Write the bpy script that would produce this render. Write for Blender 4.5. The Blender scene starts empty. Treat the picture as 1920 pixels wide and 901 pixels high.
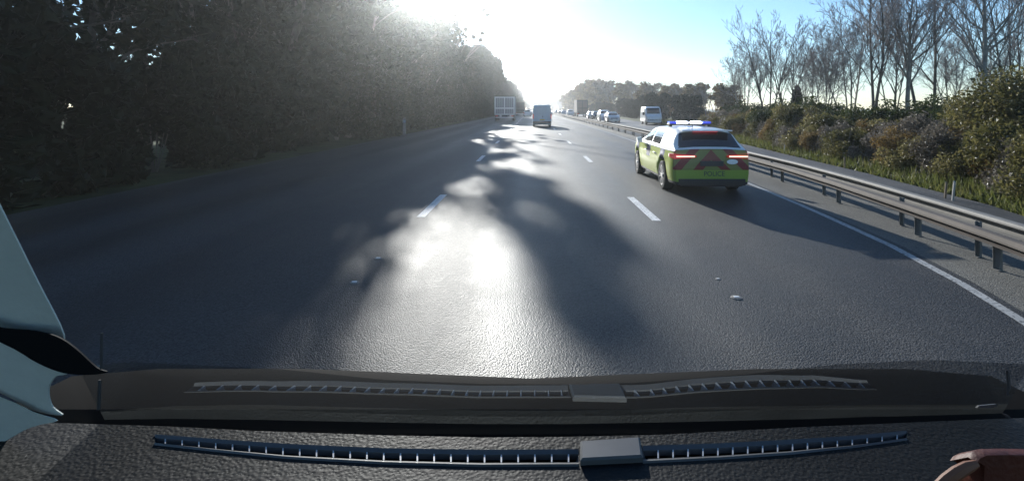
import bpy, bmesh, math, random
import numpy as np
from mathutils import Vector, Matrix

R = math.radians
C = bpy.context.scene.collection
SC = bpy.context.scene
random.seed(11)
rng = np.random.default_rng(11)

# ------------------------------------------------------------------ camera, sky, sun, exposure
F, CX, CY, H = 950.0, 997.0, 204.0, 1.9          # focal length and horizon point in photo pixels, lens height
cam = bpy.data.cameras.new('dash_camera')
cam.sensor_width = 36.0
cam.lens = 36.0 * F / 1920.0
cam.shift_x = (960.0 - CX) / 1920.0
cam.shift_y = -(450.5 - CY) / 1920.0
cam.clip_start = 0.03
cam.clip_end = 4000
camo = bpy.data.objects.new('dash_camera', cam)
camo.location = (0, 0, H)
camo.rotation_euler = (R(90), 0, 0)
C.objects.link(camo)
SC.camera = camo

SUN_AZ, SUN_EL = R(-11.0), R(15.5)               # azimuth clockwise from straight ahead
world = bpy.data.worlds.new('World')
SC.world = world
world.use_nodes = True
wn = world.node_tree
sky = wn.nodes.new('ShaderNodeTexSky')
sky.sky_type = 'NISHITA'
sky.sun_disc = False
sky.sun_elevation = SUN_EL
sky.sun_rotation = SUN_AZ
sky.air_density = 1.0
sky.dust_density = 0.1
sky.ozone_density = 3.5
bg = wn.nodes['Background']
bg.inputs['Strength'].default_value = 0.10
wn.links.new(sky.outputs[0], bg.inputs['Color'])

sl = bpy.data.lights.new('sun', 'SUN')
sl.energy = 5.0
sl.angle = R(0.5)
sl.color = (1.0, 0.93, 0.82)
so = bpy.data.objects.new('sun', sl)
sdir = Vector((math.sin(SUN_AZ) * math.cos(SUN_EL), math.cos(SUN_AZ) * math.cos(SUN_EL), math.sin(SUN_EL)))
so.rotation_euler = sdir.to_track_quat('Z', 'Y').to_euler()
so.location = (0, 0, 60)
C.objects.link(so)

SC.view_settings.view_transform = 'Standard'
SC.view_settings.look = 'None'
SC.view_settings.gamma = 1.0
SC.view_settings.exposure = 0.82
SC.view_settings.use_white_balance = True
SC.view_settings.white_balance_temperature = 6000
SC.view_settings.white_balance_tint = 8
SC.cycles.use_denoising = True
SC.cycles.max_bounces = 6
SC.cycles.transparent_max_bounces = 12
SC.cycles.volume_bounces = 0
SC.cycles.caustics_reflective = False
SC.cycles.caustics_refractive = False
SC.cycles.sample_clamp_indirect = 4.0

HAZE_DENSITY = 0.00042
HAZE_G = 0.72
DUST_DEPTH = 0.025          # optical depth of the dust on the windscreen
DUST_G = 0.962


def ground_at(px, py):
    y = F * H / (py - CY)
    return ((px - CX) * y / F, y)


def lerp(x, tab):
    return float(np.interp(x, [t[0] for t in tab], [t[1] for t in tab]))


# ------------------------------------------------------------------ materials
def mat(name, col, rough=0.6, metal=0.0, spec=0.5, var=0.0, vscale=5.0, bump=0.0, bscale=50.0, emit=None, estr=0.0, coat=0.0):
    m = bpy.data.materials.new(name)
    m.use_nodes = True
    nt = m.node_tree
    p = nt.nodes['Principled BSDF']
    p.inputs['Base Color'].default_value = (*col, 1)
    p.inputs['Roughness'].default_value = rough
    p.inputs['Metallic'].default_value = metal
    p.inputs['Specular IOR Level'].default_value = spec
    p.inputs['Coat Weight'].default_value = coat
    p.inputs['Coat Roughness'].default_value = 0.06
    if emit:
        p.inputs['Emission Color'].default_value = (*emit, 1)
        p.inputs['Emission Strength'].default_value = estr
    if var or bump:
        tc = nt.nodes.new('ShaderNodeTexCoord')
    if var:
        n = nt.nodes.new('ShaderNodeTexNoise')
        n.inputs['Scale'].default_value = vscale
        n.inputs['Detail'].default_value = 6
        n.inputs['Roughness'].default_value = 0.65
        nt.links.new(tc.outputs['Object'], n.inputs['Vector'])
        cr = nt.nodes.new('ShaderNodeValToRGB')
        cr.color_ramp.elements[0].position = 0.3
        cr.color_ramp.elements[1].position = 0.7
        cr.color_ramp.elements[0].color = (*[c * (1 - var) for c in col], 1)
        cr.color_ramp.elements[1].color = (*[min(1, c * (1 + var)) for c in col], 1)
        nt.links.new(n.outputs['Fac'], cr.inputs['Fac'])
        nt.links.new(cr.outputs['Color'], p.inputs['Base Color'])
    if bump:
        n2 = nt.nodes.new('ShaderNodeTexNoise')
        n2.inputs['Scale'].default_value = bscale
        n2.inputs['Detail'].default_value = 3
        nt.links.new(tc.outputs['Object'], n2.inputs['Vector'])
        b = nt.nodes.new('ShaderNodeBump')
        b.inputs['Strength'].default_value = bump
        b.inputs['Distance'].default_value = 0.02
        nt.links.new(n2.outputs['Fac'], b.inputs['Height'])
        nt.links.new(b.outputs['Normal'], p.inputs['Normal'])
    return m


def leaf_mat(name, cols, trans=0.35, rough=0.5, scale=1.2):
    """leaves: colour varies from leaf to leaf and clump to clump; part of the light passes through"""
    m = bpy.data.materials.new(name)
    m.use_nodes = True
    nt = m.node_tree
    p = nt.nodes['Principled BSDF']
    p.inputs['Roughness'].default_value = rough
    p.inputs['Specular IOR Level'].default_value = 0.09
    g = nt.nodes.new('ShaderNodeNewGeometry')
    oi = nt.nodes.new('ShaderNodeObjectInfo')
    tc = nt.nodes.new('ShaderNodeTexCoord')
    n = nt.nodes.new('ShaderNodeTexNoise')
    n.inputs['Scale'].default_value = scale
    n.inputs['Detail'].default_value = 3
    nt.links.new(tc.outputs['Object'], n.inputs['Vector'])
    a = nt.nodes.new('ShaderNodeMath'); a.operation = 'MULTIPLY_ADD'
    nt.links.new(g.outputs['Random Per Island'], a.inputs[0]); a.inputs[1].default_value = 0.55
    nt.links.new(n.outputs['Fac'], a.inputs[2])
    a2 = nt.nodes.new('ShaderNodeMath'); a2.operation = 'MULTIPLY_ADD'
    nt.links.new(oi.outputs['Random'], a2.inputs[0]); a2.inputs[1].default_value = 0.4
    nt.links.new(a.outputs[0], a2.inputs[2])
    sb = nt.nodes.new('ShaderNodeMath'); sb.operation = 'SUBTRACT'
    nt.links.new(a2.outputs[0], sb.inputs[0]); sb.inputs[1].default_value = 0.47
    cr = nt.nodes.new('ShaderNodeValToRGB')
    el = cr.color_ramp.elements
    while len(el) < len(cols):
        el.new(0.5)
    for i, c in enumerate(cols):
        el[i].position = i / (len(cols) - 1)
        el[i].color = (*c, 1)
    nt.links.new(sb.outputs[0], cr.inputs['Fac'])
    nt.links.new(cr.outputs['Color'], p.inputs['Base Color'])
    t = nt.nodes.new('ShaderNodeBsdfTranslucent')
    nt.links.new(cr.outputs['Color'], t.inputs['Color'])
    mx = nt.nodes.new('ShaderNodeMixShader')
    mx.inputs[0].default_value = trans
    nt.links.new(p.outputs[0], mx.inputs[1]); nt.links.new(t.outputs[0], mx.inputs[2])
    nt.links.new(mx.outputs[0], nt.nodes['Material Output'].inputs['Surface'])
    return m


def asphalt(name, base, rough, grain=0.5, spec=0.5):
    """stone-mastic road surface: coloured chippings, worn wheel tracks and tar patches, grainy relief"""
    m = bpy.data.materials.new(name)
    m.use_nodes = True
    nt = m.node_tree
    p = nt.nodes['Principled BSDF']
    tc = nt.nodes.new('ShaderNodeTexCoord')
    v = nt.nodes.new('ShaderNodeTexVoronoi'); v.inputs['Scale'].default_value = 78
    nt.links.new(tc.outputs['Object'], v.inputs['Vector'])
    n = nt.nodes.new('ShaderNodeTexNoise'); n.inputs['Scale'].default_value = 0.55; n.inputs['Detail'].default_value = 8
    mp = nt.nodes.new('ShaderNodeMapping'); mp.inputs['Scale'].default_value = (1.6, 0.16, 1)
    nt.links.new(tc.outputs['Object'], mp.inputs['Vector']); nt.links.new(mp.outputs[0], n.inputs['Vector'])
    cr = nt.nodes.new('ShaderNodeValToRGB')
    cr.color_ramp.elements[0].position = 0.25; cr.color_ramp.elements[1].position = 0.75
    cr.color_ramp.elements[0].color = (*[c * 0.65 for c in base], 1)
    cr.color_ramp.elements[1].color = (*[c * 1.35 for c in base], 1)
    sp = nt.nodes.new('ShaderNodeSeparateXYZ'); nt.links.new(tc.outputs['Object'], sp.inputs[0])
    w1 = nt.nodes.new('ShaderNodeMath'); w1.operation = 'MULTIPLY_ADD'      # two worn wheel tracks to a lane
    nt.links.new(sp.outputs[0], w1.inputs[0]); w1.inputs[1].default_value = 6.2832 / 2.035; w1.inputs[2].default_value = 3.4
    w2 = nt.nodes.new('ShaderNodeMath'); w2.operation = 'COSINE'; nt.links.new(w1.outputs[0], w2.inputs[0])
    w3 = nt.nodes.new('ShaderNodeMath'); w3.operation = 'MULTIPLY_ADD'
    nt.links.new(w2.outputs[0], w3.inputs[0]); w3.inputs[1].default_value = 0.12
    nt.links.new(n.outputs['Fac'], w3.inputs[2])
    n3 = nt.nodes.new('ShaderNodeTexNoise'); n3.inputs['Scale'].default_value = 1.3; n3.inputs['Detail'].default_value = 9; n3.inputs['Roughness'].default_value = 0.7
    nt.links.new(tc.outputs['Object'], n3.inputs['Vector'])
    w4 = nt.nodes.new('ShaderNodeMath'); w4.operation = 'MULTIPLY_ADD'
    nt.links.new(n3.outputs['Fac'], w4.inputs[0]); w4.inputs[1].default_value = 0.5; nt.links.new(w3.outputs[0], w4.inputs[2])
    w5 = nt.nodes.new('ShaderNodeMath'); w5.operation = 'SUBTRACT'; nt.links.new(w4.outputs[0], w5.inputs[0]); w5.inputs[1].default_value = 0.25
    nt.links.new(w5.outputs[0], cr.inputs['Fac'])
    mx = nt.nodes.new('ShaderNodeMix'); mx.data_type = 'RGBA'; mx.blend_type = 'OVERLAY'
    mx.inputs[0].default_value = grain
    bw = nt.nodes.new('ShaderNodeSeparateColor')
    nt.links.new(v.outputs['Color'], bw.inputs[0])
    cmb = nt.nodes.new('ShaderNodeCombineColor')
    for k in range(3):
        nt.links.new(bw.outputs[0], cmb.inputs[k])
    nt.links.new(cr.outputs['Color'], mx.inputs[6]); nt.links.new(cmb.outputs[0], mx.inputs[7])
    nt.links.new(mx.outputs[2], p.inputs['Base Color'])
    rr = nt.nodes.new('ShaderNodeMapRange')
    rr.inputs['From Min'].default_value = 0.3; rr.inputs['From Max'].default_value = 0.7
    rr.inputs['To Min'].default_value = rough - 0.08; rr.inputs['To Max'].default_value = rough + 0.08
    nt.links.new(w5.outputs[0], rr.inputs['Value'])
    nt.links.new(rr.outputs[0], p.inputs['Roughness'])
    p.inputs['Specular IOR Level'].default_value = spec
    b = nt.nodes.new('ShaderNodeBump'); b.inputs['Strength'].default_value = 0.7; b.inputs['Distance'].default_value = 0.0065
    b.invert = True
    nt.links.new(v.outputs['Distance'], b.inputs['Height'])
    nt.links.new(b.outputs['Normal'], p.inputs['Normal'])
    return m


def leather(name, base):
    m = bpy.data.materials.new(name)
    m.use_nodes = True
    nt = m.node_tree
    p = nt.nodes['Principled BSDF']
    p.inputs['Base Color'].default_value = (*base, 1)
    p.inputs['Roughness'].default_value = 0.58
    p.inputs['Specular IOR Level'].default_value = 0.18
    tc = nt.nodes.new('ShaderNodeTexCoord')
    v = nt.nodes.new('ShaderNodeTexVoronoi'); v.inputs['Scale'].default_value = 170
    v.feature = 'SMOOTH_F1'
    nt.links.new(tc.outputs['Object'], v.inputs['Vector'])
    n = nt.nodes.new('ShaderNodeTexNoise'); n.inputs['Scale'].default_value = 9; n.inputs['Detail'].default_value = 7
    nt.links.new(tc.outputs['Object'], n.inputs['Vector'])
    cr = nt.nodes.new('ShaderNodeValToRGB')
    cr.color_ramp.elements[0].color = (*[c * 0.7 for c in base], 1); cr.color_ramp.elements[0].position = 0.3
    cr.color_ramp.elements[1].color = (*[c * 1.5 for c in base], 1); cr.color_ramp.elements[1].position = 0.75
    nt.links.new(n.outputs['Fac'], cr.inputs['Fac']); nt.links.new(cr.outputs[0], p.inputs['Base Color'])
    b = nt.nodes.new('ShaderNodeBump'); b.inputs['Strength'].default_value = 0.6; b.inputs['Distance'].default_value = 0.002
    nt.links.new(v.outputs['Distance'], b.inputs['Height']); nt.links.new(b.outputs['Normal'], p.inputs['Normal'])
    return m


def worn_paint(name, col):
    """road paint with chipped gaps that show the dark road through"""
    m = mat(name, col, 0.6, var=0.2, vscale=3)
    nt = m.node_tree
    p = nt.nodes['Principled BSDF']
    tc = nt.nodes.new('ShaderNodeTexCoord')
    n = nt.nodes.new('ShaderNodeTexNoise'); n.inputs['Scale'].default_value = 28; n.inputs['Detail'].default_value = 5
    nt.links.new(tc.outputs['Object'], n.inputs['Vector'])
    cr = nt.nodes.new('ShaderNodeValToRGB')
    cr.color_ramp.elements[0].position = 0.36; cr.color_ramp.elements[1].position = 0.46
    nt.links.new(n.outputs['Fac'], cr.inputs['Fac'])
    mx = nt.nodes.new('ShaderNodeMix'); mx.data_type = 'RGBA'
    old = p.inputs['Base Color'].links[0].from_socket
    mx.inputs[6].default_value = (0.07, 0.07, 0.07, 1)
    nt.links.new(cr.outputs[0], mx.inputs[0]); nt.links.new(old, mx.inputs[7])
    nt.links.new(mx.outputs[2], p.inputs['Base Color'])
    return m


M = {}
M['road'] = asphalt('road_asphalt', (0.032, 0.032, 0.032), 0.585, 0.8, 0.30)
M['reserve'] = asphalt('reserve_asphalt', (0.12, 0.115, 0.10), 0.75, 0.4, 0.3)
M['opposite'] = asphalt('opposite_asphalt', (0.05, 0.05, 0.05), 0.6, 0.4)
M['earth'] = mat('verge_grass', (0.055, 0.065, 0.022), 0.95, spec=0.1, var=0.5, vscale=0.8, bump=0.8, bscale=6)
M['grass'] = leaf_mat('grass_blades', [(0.05, 0.06, 0.015), (0.10, 0.12, 0.03), (0.18, 0.17, 0.06)], 0.4)
M['paint'] = worn_paint('road_paint', (0.62, 0.62, 0.60))
M['old_paint'] = worn_paint('faded_road_paint', (0.36, 0.36, 0.345))
M['steel'] = mat('galvanised_steel', (0.17, 0.163, 0.15), 0.75, 0.08, var=0.25, vscale=2.5, bump=0.05, bscale=30)
M['rusty_steel'] = mat('weathered_rail', (0.075, 0.060, 0.050), 0.8, 0.05, var=0.4, vscale=1.2)
M['bark'] = mat('bark', (0.12, 0.105, 0.09), 0.9, spec=0.2, var=0.4, vscale=3, bump=0.5, bscale=20)
M['pale_bark'] = mat('pale_bark', (0.24, 0.22, 0.19), 0.85, spec=0.2, var=0.45, vscale=3, bump=0.4, bscale=20)
M['twig'] = mat('twigs', (0.30, 0.26, 0.24), 0.85, spec=0.2)
M['far_twig'] = mat('far_twigs', (0.09, 0.075, 0.06), 0.9, spec=0.1)
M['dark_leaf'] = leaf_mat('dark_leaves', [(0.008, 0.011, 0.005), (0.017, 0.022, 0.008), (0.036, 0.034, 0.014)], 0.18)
M['bush_olive'] = leaf_mat('olive_leaves', [(0.05, 0.052, 0.018), (0.13, 0.12, 0.04), (0.28, 0.24, 0.11)], 0.4, 0.4)
M['bush_grey'] = leaf_mat('grey_leaves', [(0.06, 0.05, 0.04), (0.14, 0.125, 0.10), (0.34, 0.30, 0.26)], 0.3, 0.35)
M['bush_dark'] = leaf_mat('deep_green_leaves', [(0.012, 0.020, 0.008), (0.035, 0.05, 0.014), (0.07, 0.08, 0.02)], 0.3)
M['bush_brown'] = leaf_mat('russet_leaves', [(0.06, 0.04, 0.016), (0.15, 0.10, 0.035), (0.26, 0.19, 0.08)], 0.4)
M['conifer'] = leaf_mat('conifer_needles', [(0.008, 0.02, 0.012), (0.02, 0.04, 0.022), (0.035, 0.05, 0.03)], 0.15)
M['black'] = mat('black_trim', (0.010, 0.010, 0.011), 0.5, var=0.3, vscale=20)
M['soft_black'] = mat('soft_black_trim', (0.012, 0.013, 0.015), 0.85, spec=0.1)
M['bonnet'] = mat('matt_black_bonnet', (0.004, 0.004, 0.0045), 0.9, spec=0.02)
M['rubber'] = mat('tyre_rubber', (0.018, 0.018, 0.018), 0.85, spec=0.3, bump=0.2, bscale=40)
M['rim'] = mat('alloy_rim', (0.45, 0.45, 0.46), 0.3, 0.9)
M['glass'] = mat('tinted_glass', (0.010, 0.012, 0.018), 0.04, spec=0.8, coat=0.5)
M['leather'] = leather('grained_dash_skin', (0.0085, 0.0087, 0.0088))
M['vent_rail'] = mat('vent_rail_grey', (0.11, 0.11, 0.112), 0.4, spec=0.5, var=0.15, vscale=14)
M['vent_fin'] = mat('vent_fin', (0.62, 0.62, 0.62), 0.4, spec=0.6)
M['cover'] = mat('smooth_grey_cover', (0.13, 0.13, 0.13), 0.5, var=0.1, vscale=12)
M['pillar'] = mat('pillar_trim', (0.78, 0.82, 0.74), 0.7, spec=0.25, var=0.12, vscale=4, bump=0.1, bscale=90)
M['red_lens'] = mat('red_lens', (0.35, 0.015, 0.015), 0.15, emit=(1, 0.05, 0.03), estr=0.12, coat=0.5)
M['tail_glow'] = mat('lit_tail_lamp', (0.8, 0.35, 0.25), 0.2, emit=(1, 0.50, 0.36), estr=1.5)
M['brake_strip'] = mat('lit_brake_strip', (0.6, 0.02, 0.03), 0.2, emit=(1, 0.08, 0.1), estr=0.35)
M['strobe'] = mat('lit_blue_strobe', (0.5, 0.55, 1.0), 0.2, emit=(0.72, 0.76, 1.0), estr=7.0)
M['strobe_blue'] = mat('blue_lens', (0.05, 0.08, 0.6), 0.12, emit=(0.10, 0.12, 0.8), estr=0.35, coat=0.5)
M['white_strobe'] = mat('lit_white_strobe', (1, 1, 1), 0.2, emit=(1, 1, 1), estr=5.0)
M['glare_glass'] = mat('window_sun_glare', (0.9, 0.9, 0.9), 0.1, emit=(1, 1, 1), estr=12.0)  # sun glint put into a glowing pane, no lamp behind it
M['headlamp'] = mat('headlamp', (0.8, 0.8, 0.78), 0.1, coat=0.6)
M['plate'] = mat('number_plate_yellow', (0.6, 0.45, 0.04), 0.4)
M['dark_plate'] = mat('dark_plate', (0.04, 0.035, 0.035), 0.5)
M['white_paint'] = mat('white_car_paint', (0.78, 0.78, 0.77), 0.3, var=0.04, coat=0.8)
M['silver_paint'] = mat('silver_car_paint', (0.48, 0.49, 0.50), 0.28, 0.4, coat=0.8)
M['dark_paint'] = mat('dark_car_paint', (0.03, 0.032, 0.04), 0.25, coat=0.8)
M['shaded_white'] = mat('shaded_white_paint', (0.36, 0.47, 0.58), 0.35, var=0.08, vscale=2, coat=0.5)  # white van paint with its blue grey shade put into the colour
M['van_lower'] = mat('van_lower_panel', (0.07, 0.06, 0.065), 0.5, var=0.25, vscale=4)
M['box_grey'] = mat('lorry_box_grey', (0.20, 0.21, 0.24), 0.55, var=0.12, vscale=1.5)
M['box_frame'] = mat('lorry_frame_pale', (0.72, 0.73, 0.76), 0.45)
M['box_dark'] = mat('curtain_maroon', (0.060, 0.040, 0.045), 0.7, var=0.2, vscale=1)
M['wood_post'] = mat('weathered_wood', (0.22, 0.17, 0.12), 0.85, var=0.3, vscale=8)
M['grey_post'] = mat('mottled_grey_post', (0.20, 0.20, 0.20), 0.6, var=0.3, vscale=6)  # dim grey, mottled at random
M['white_post'] = mat('white_plastic_post', (0.42, 0.40, 0.36), 0.6, var=0.2, vscale=10)
M['rust_leather'] = mat('rust_leather', (0.11, 0.024, 0.010), 0.55, var=0.35, vscale=9, bump=0.15, bscale=60)
M['tan_leather'] = mat('tan_leather', (0.26, 0.11, 0.055), 0.6, var=0.2, vscale=9)
M['lettering'] = mat('dark_lettering', (0.01, 0.012, 0.03), 0.5)
M['sticker'] = mat('white_sticker', (0.82, 0.82, 0.80), 0.5)

# lower band of the windscreen: clear glass that mirrors the dashboard
fm = bpy.data.materials.new('glossy_screen_band')
fm.use_nodes = True
nt = fm.node_tree
gl = nt.nodes.new('ShaderNodeBsdfGlossy')
gl.inputs['Color'].default_value = (0.66, 0.74, 0.78, 1)
gl.inputs['Roughness'].default_value = 0.02
tb_ = nt.nodes.new('ShaderNodeBsdfTransparent')
mx_ = nt.nodes.new('ShaderNodeMixShader')
mx_.inputs[0].default_value = 0.55
nt.links.new(tb_.outputs[0], mx_.inputs[1])
nt.links.new(gl.outputs[0], mx_.inputs[2])
nt.links.new(mx_.outputs[0], nt.nodes['Material Output'].inputs['Surface'])
M['band'] = fm

# dusty windscreen glass: a clear slab, its film of dust scatters sunlight forward
gm = bpy.data.materials.new('dusty_screen_glass')
gm.use_nodes = True
nt = gm.node_tree
nt.nodes.remove(nt.nodes['Principled BSDF'])
vs = nt.nodes.new('ShaderNodeVolumeScatter')
SLAB = 0.006
vs.inputs['Color'].default_value = (0.90, 0.97, 1.0, 1)
vs.inputs['Density'].default_value = DUST_DEPTH / SLAB
vs.inputs['Anisotropy'].default_value = DUST_G
nt.links.new(vs.outputs[0], nt.nodes['Material Output'].inputs['Volume'])
M['screen'] = gm

hm = bpy.data.materials.new('thin_haze')
hm.use_nodes = True
nt = hm.node_tree
nt.nodes.remove(nt.nodes['Principled BSDF'])
vp = nt.nodes.new('ShaderNodeVolumePrincipled')
vp.inputs['Color'].default_value = (0.93, 0.96, 1.0, 1)
vp.inputs['Density'].default_value = HAZE_DENSITY
vp.inputs['Anisotropy'].default_value = HAZE_G
nt.links.new(vp.outputs[0], nt.nodes['Material Output'].inputs['Volume'])
M['haze'] = hm


def livery():
    """white police paint with yellow and blue blocks along the sides, red and yellow chevrons on the tail"""
    m = mat('police_livery', (0.78, 0.79, 0.78), 0.45, spec=0.15, coat=0.25)
    nt = m.node_tree
    p = nt.nodes['Principled BSDF']
    tc = nt.nodes.new('ShaderNodeTexCoord')
    sx = nt.nodes.new('ShaderNodeSeparateXYZ')
    nt.links.new(tc.outputs['Object'], sx.inputs[0])

    def mth(op, a, b=None, c=None):
        n = nt.nodes.new('ShaderNodeMath'); n.operation = op
        for k, v in enumerate((a, b, c)):
            if v is None:
                continue
            if isinstance(v, (int, float)):
                n.inputs[k].default_value = v
            else:
                nt.links.new(v, n.inputs[k])
        return n.outputs[0]

    def mixc(f, a, b):
        n = nt.nodes.new('ShaderNodeMix'); n.data_type = 'RGBA'
        nt.links.new(f, n.inputs[0])
        for k, v in ((6, a), (7, b)):
            if isinstance(v, tuple):
                n.inputs[k].default_value = (*v, 1)
            else:
                nt.links.new(v, n.inputs[k])
        return n.outputs[2]
    X, Y, Z = sx.outputs
    YEL, BLU, RED, WHI = (0.44, 0.52, 0.05), (0.02, 0.04, 0.16), (0.20, 0.035, 0.028), (0.80, 0.81, 0.80)
    blk = mth('GREATER_THAN', mth('FRACT', mth('DIVIDE', mth('ADD', Y, 0.30), 1.45)), 0.72)
    up = mth('GREATER_THAN', Z, 0.66)
    col = mixc(mth('MULTIPLY', blk, up), YEL, BLU)
    band = mth('MULTIPLY', mth('GREATER_THAN', Z, 0.30), mth('LESS_THAN', Z, 0.95))
    band = mth('MULTIPLY', band, mth('LESS_THAN', Y, 4.5))
    side = mixc(band, WHI, col)
    chev = mth('GREATER_THAN', mth('FRACT', mth('MULTIPLY', mth('ADD', mth('ABSOLUTE', X), Z), 2.0)), 0.55)
    rearc = mixc(chev, (0.21, 0.215, 0.06), RED)  # tail yellow and red darkened: the shadow there is put into the colours
    low = mth('LESS_THAN', Z, 0.56)
    rearc = mixc(low, rearc, (0.25, 0.34, 0.05))
    isrear = mth('LESS_THAN', Y, 0.10)
    c = mixc(isrear, side, rearc)
    c = mixc(mth('LESS_THAN', Z, 0.30), c, (0.02, 0.02, 0.022))
    nt.links.new(c, p.inputs['Base Color'])
    return m


M['livery'] = livery()


# ------------------------------------------------------------------ mesh builder
class MB:
    def __init__(s):
        s.v, s.f, s.m = [], [], []

    def add(s, vs, fs, mi=0):
        b = len(s.v)
        s.v += [tuple(p) for p in vs]
        s.f += [tuple(b + i for i in f) for f in fs]
        s.m += [mi] * len(fs)
        return s

    def box(s, x0, x1, y0, y1, z0, z1, mi=0, ch=0.0):
        if ch <= 0:
            vs = [(x0, y0, z0), (x1, y0, z0), (x1, y1, z0), (x0, y1, z0), (x0, y0, z1), (x1, y0, z1), (x1, y1, z1), (x0, y1, z1)]
            fs = [(3, 2, 1, 0), (4, 5, 6, 7), (0, 1, 5, 4), (1, 2, 6, 5), (2, 3, 7, 6), (3, 0, 4, 7)]
            return s.add(vs, fs, mi)
        bm = bmesh.new()
        bmesh.ops.create_cube(bm, size=1)
        for v in bm.verts:
            v.co = Vector(((x0 + x1) / 2 + v.co.x * (x1 - x0), (y0 + y1) / 2 + v.co.y * (y1 - y0), (z0 + z1) / 2 + v.co.z * (z1 - z0)))
        bmesh.ops.bevel(bm, geom=list(bm.edges), offset=ch, segments=2, affect='EDGES', profile=0.5)
        bm.verts.index_update()
        s.add([v.co[:] for v in bm.verts], [[v.index for v in f.verts] for f in bm.faces], mi)
        bm.free()
        return s

    def tube(s, pts, rad, n=6, mi=0, cap=True):
        pts = [Vector(p) for p in pts]
        if not hasattr(rad, '__len__'):
            rad = [rad] * len(pts)
        vs = []
        for i, p in enumerate(pts):
            d = (pts[min(i + 1, len(pts) - 1)] - pts[max(i - 1, 0)])
            d = d.normalized() if d.length > 1e-9 else Vector((0, 0, 1))
            a = d.cross(Vector((0, 0, 1)) if abs(d.z) < 0.9 else Vector((1, 0, 0))).normalized()
            b = d.cross(a)
            for k in range(n):
                t = 2 * math.pi * k / n
                vs.append(p + (a * math.cos(t) + b * math.sin(t)) * rad[i])
        fs = []
        for i in range(len(pts) - 1):
            for k in range(n):
                fs.append((i * n + k, i * n + (k + 1) % n, (i + 1) * n + (k + 1) % n, (i + 1) * n + k))
        if cap:
            fs.append(tuple(range(n))); fs.append(tuple((len(pts) - 1) * n + k for k in range(n)))
        return s.add(vs, fs, mi)

    def grid(s, rows, mi=0, closed=False):
        n = len(rows[0])
        vs = [p for r in rows for p in r]
        fs = []
        for i in range(len(rows) - 1):
            for k in range(n if closed else n - 1):
                fs.append((i * n + k, i * n + (k + 1) % n, (i + 1) * n + (k + 1) % n, (i + 1) * n + k))
        return s.add(vs, fs, mi)

    def prism(s, poly, off, mi=0):
        """closed polygon swept along OFF"""
        n = len(poly)
        off = Vector(off)
        vs = [Vector(p) for p in poly] + [Vector(p) + off for p in poly]
        fs = [tuple(range(n)), tuple(range(2 * n - 1, n - 1, -1))] + [(i, i + n, (i + 1) % n + n, (i + 1) % n) for i in range(n)]
        return s.add(vs, fs, mi)

    def lathe(s, prof, axis='X', n=24, mi=0, c=(0, 0, 0)):
        """PROF: (along the axis, radius)"""
        rows = []
        for a, r in prof:
            row = []
            for k in range(n):
                t = 2 * math.pi * k / n
                row.append((c[0] + a, c[1] + r * math.cos(t), c[2] + r * math.sin(t)) if axis == 'X' else (c[0] + r * math.cos(t), c[1] + r * math.sin(t), c[2] + a))
            rows.append(row)
        s.grid(rows, mi, True)
        b = len(s.v)
        return s

    def build(s, name, mats, parent=None, smooth=False, sharp=40):
        me = bpy.data.meshes.new(name)
        me.from_pydata(s.v, [], s.f)
        for m in (mats if isinstance(mats, (list, tuple)) else [mats]):
            me.materials.append(m)
        me.polygons.foreach_set('material_index', s.m)
        bm = bmesh.new(); bm.from_mesh(me)
        bmesh.ops.recalc_face_normals(bm, faces=bm.faces)
        bm.to_mesh(me); bm.free()
        if smooth:
            me.polygons.foreach_set('use_smooth', [True] * len(me.polygons))
            try:
                me.set_sharp_from_angle(angle=R(sharp))
            except Exception:
                pass
        o = bpy.data.objects.new(name, me)
        C.objects.link(o)
        if parent:
            o.parent = parent
        return o


def raw(name, V, Fc, m, parent=None):
    me = bpy.data.meshes.new(name)
    me.from_pydata(V.tolist(), [], Fc.tolist())
    me.materials.append(m)
    o = bpy.data.objects.new(name, me)
    C.objects.link(o)
    if parent:
        o.parent = parent
    return o


def tag(o, label=None, cat=None, group=None, kind=None):
    if label: o['label'] = label
    if cat: o['category'] = cat
    if group: o['group'] = group
    if kind: o['kind'] = kind
    return o


def empty(name, loc=(0, 0, 0), rz=0.0):
    o = bpy.data.objects.new(name, None)
    o.location = loc
    o.rotation_euler = (0, 0, rz)
    o.empty_display_size = 0.2
    C.objects.link(o)
    return o


def kids(o):
    return [c for c in SC.objects if c.parent is o]


def copy_tree(o, parent=None):
    c = o.copy()
    C.objects.link(c)
    c.parent = parent
    for ch in kids_of.get(o.name, []):
        copy_tree(ch, c)
    return c


kids_of = {}


def index_kids(o):
    ch = kids(o)
    kids_of[o.name] = ch
    for c in ch:
        index_kids(c)


# ------------------------------------------------------------------ ground, road, reservation
def g_sheet(name, left, right, z, m, ys, kind='structure'):
    mb = MB()
    rows = []
    for y in ys:
        l, r = left(y), right(y)
        rows.append([(l + (r - l) * t / 6.0, y, z) for t in range(7)])
    mb.grid(rows)
    o = mb.build(name, m)
    tag(o, kind=kind)
    return o


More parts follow.
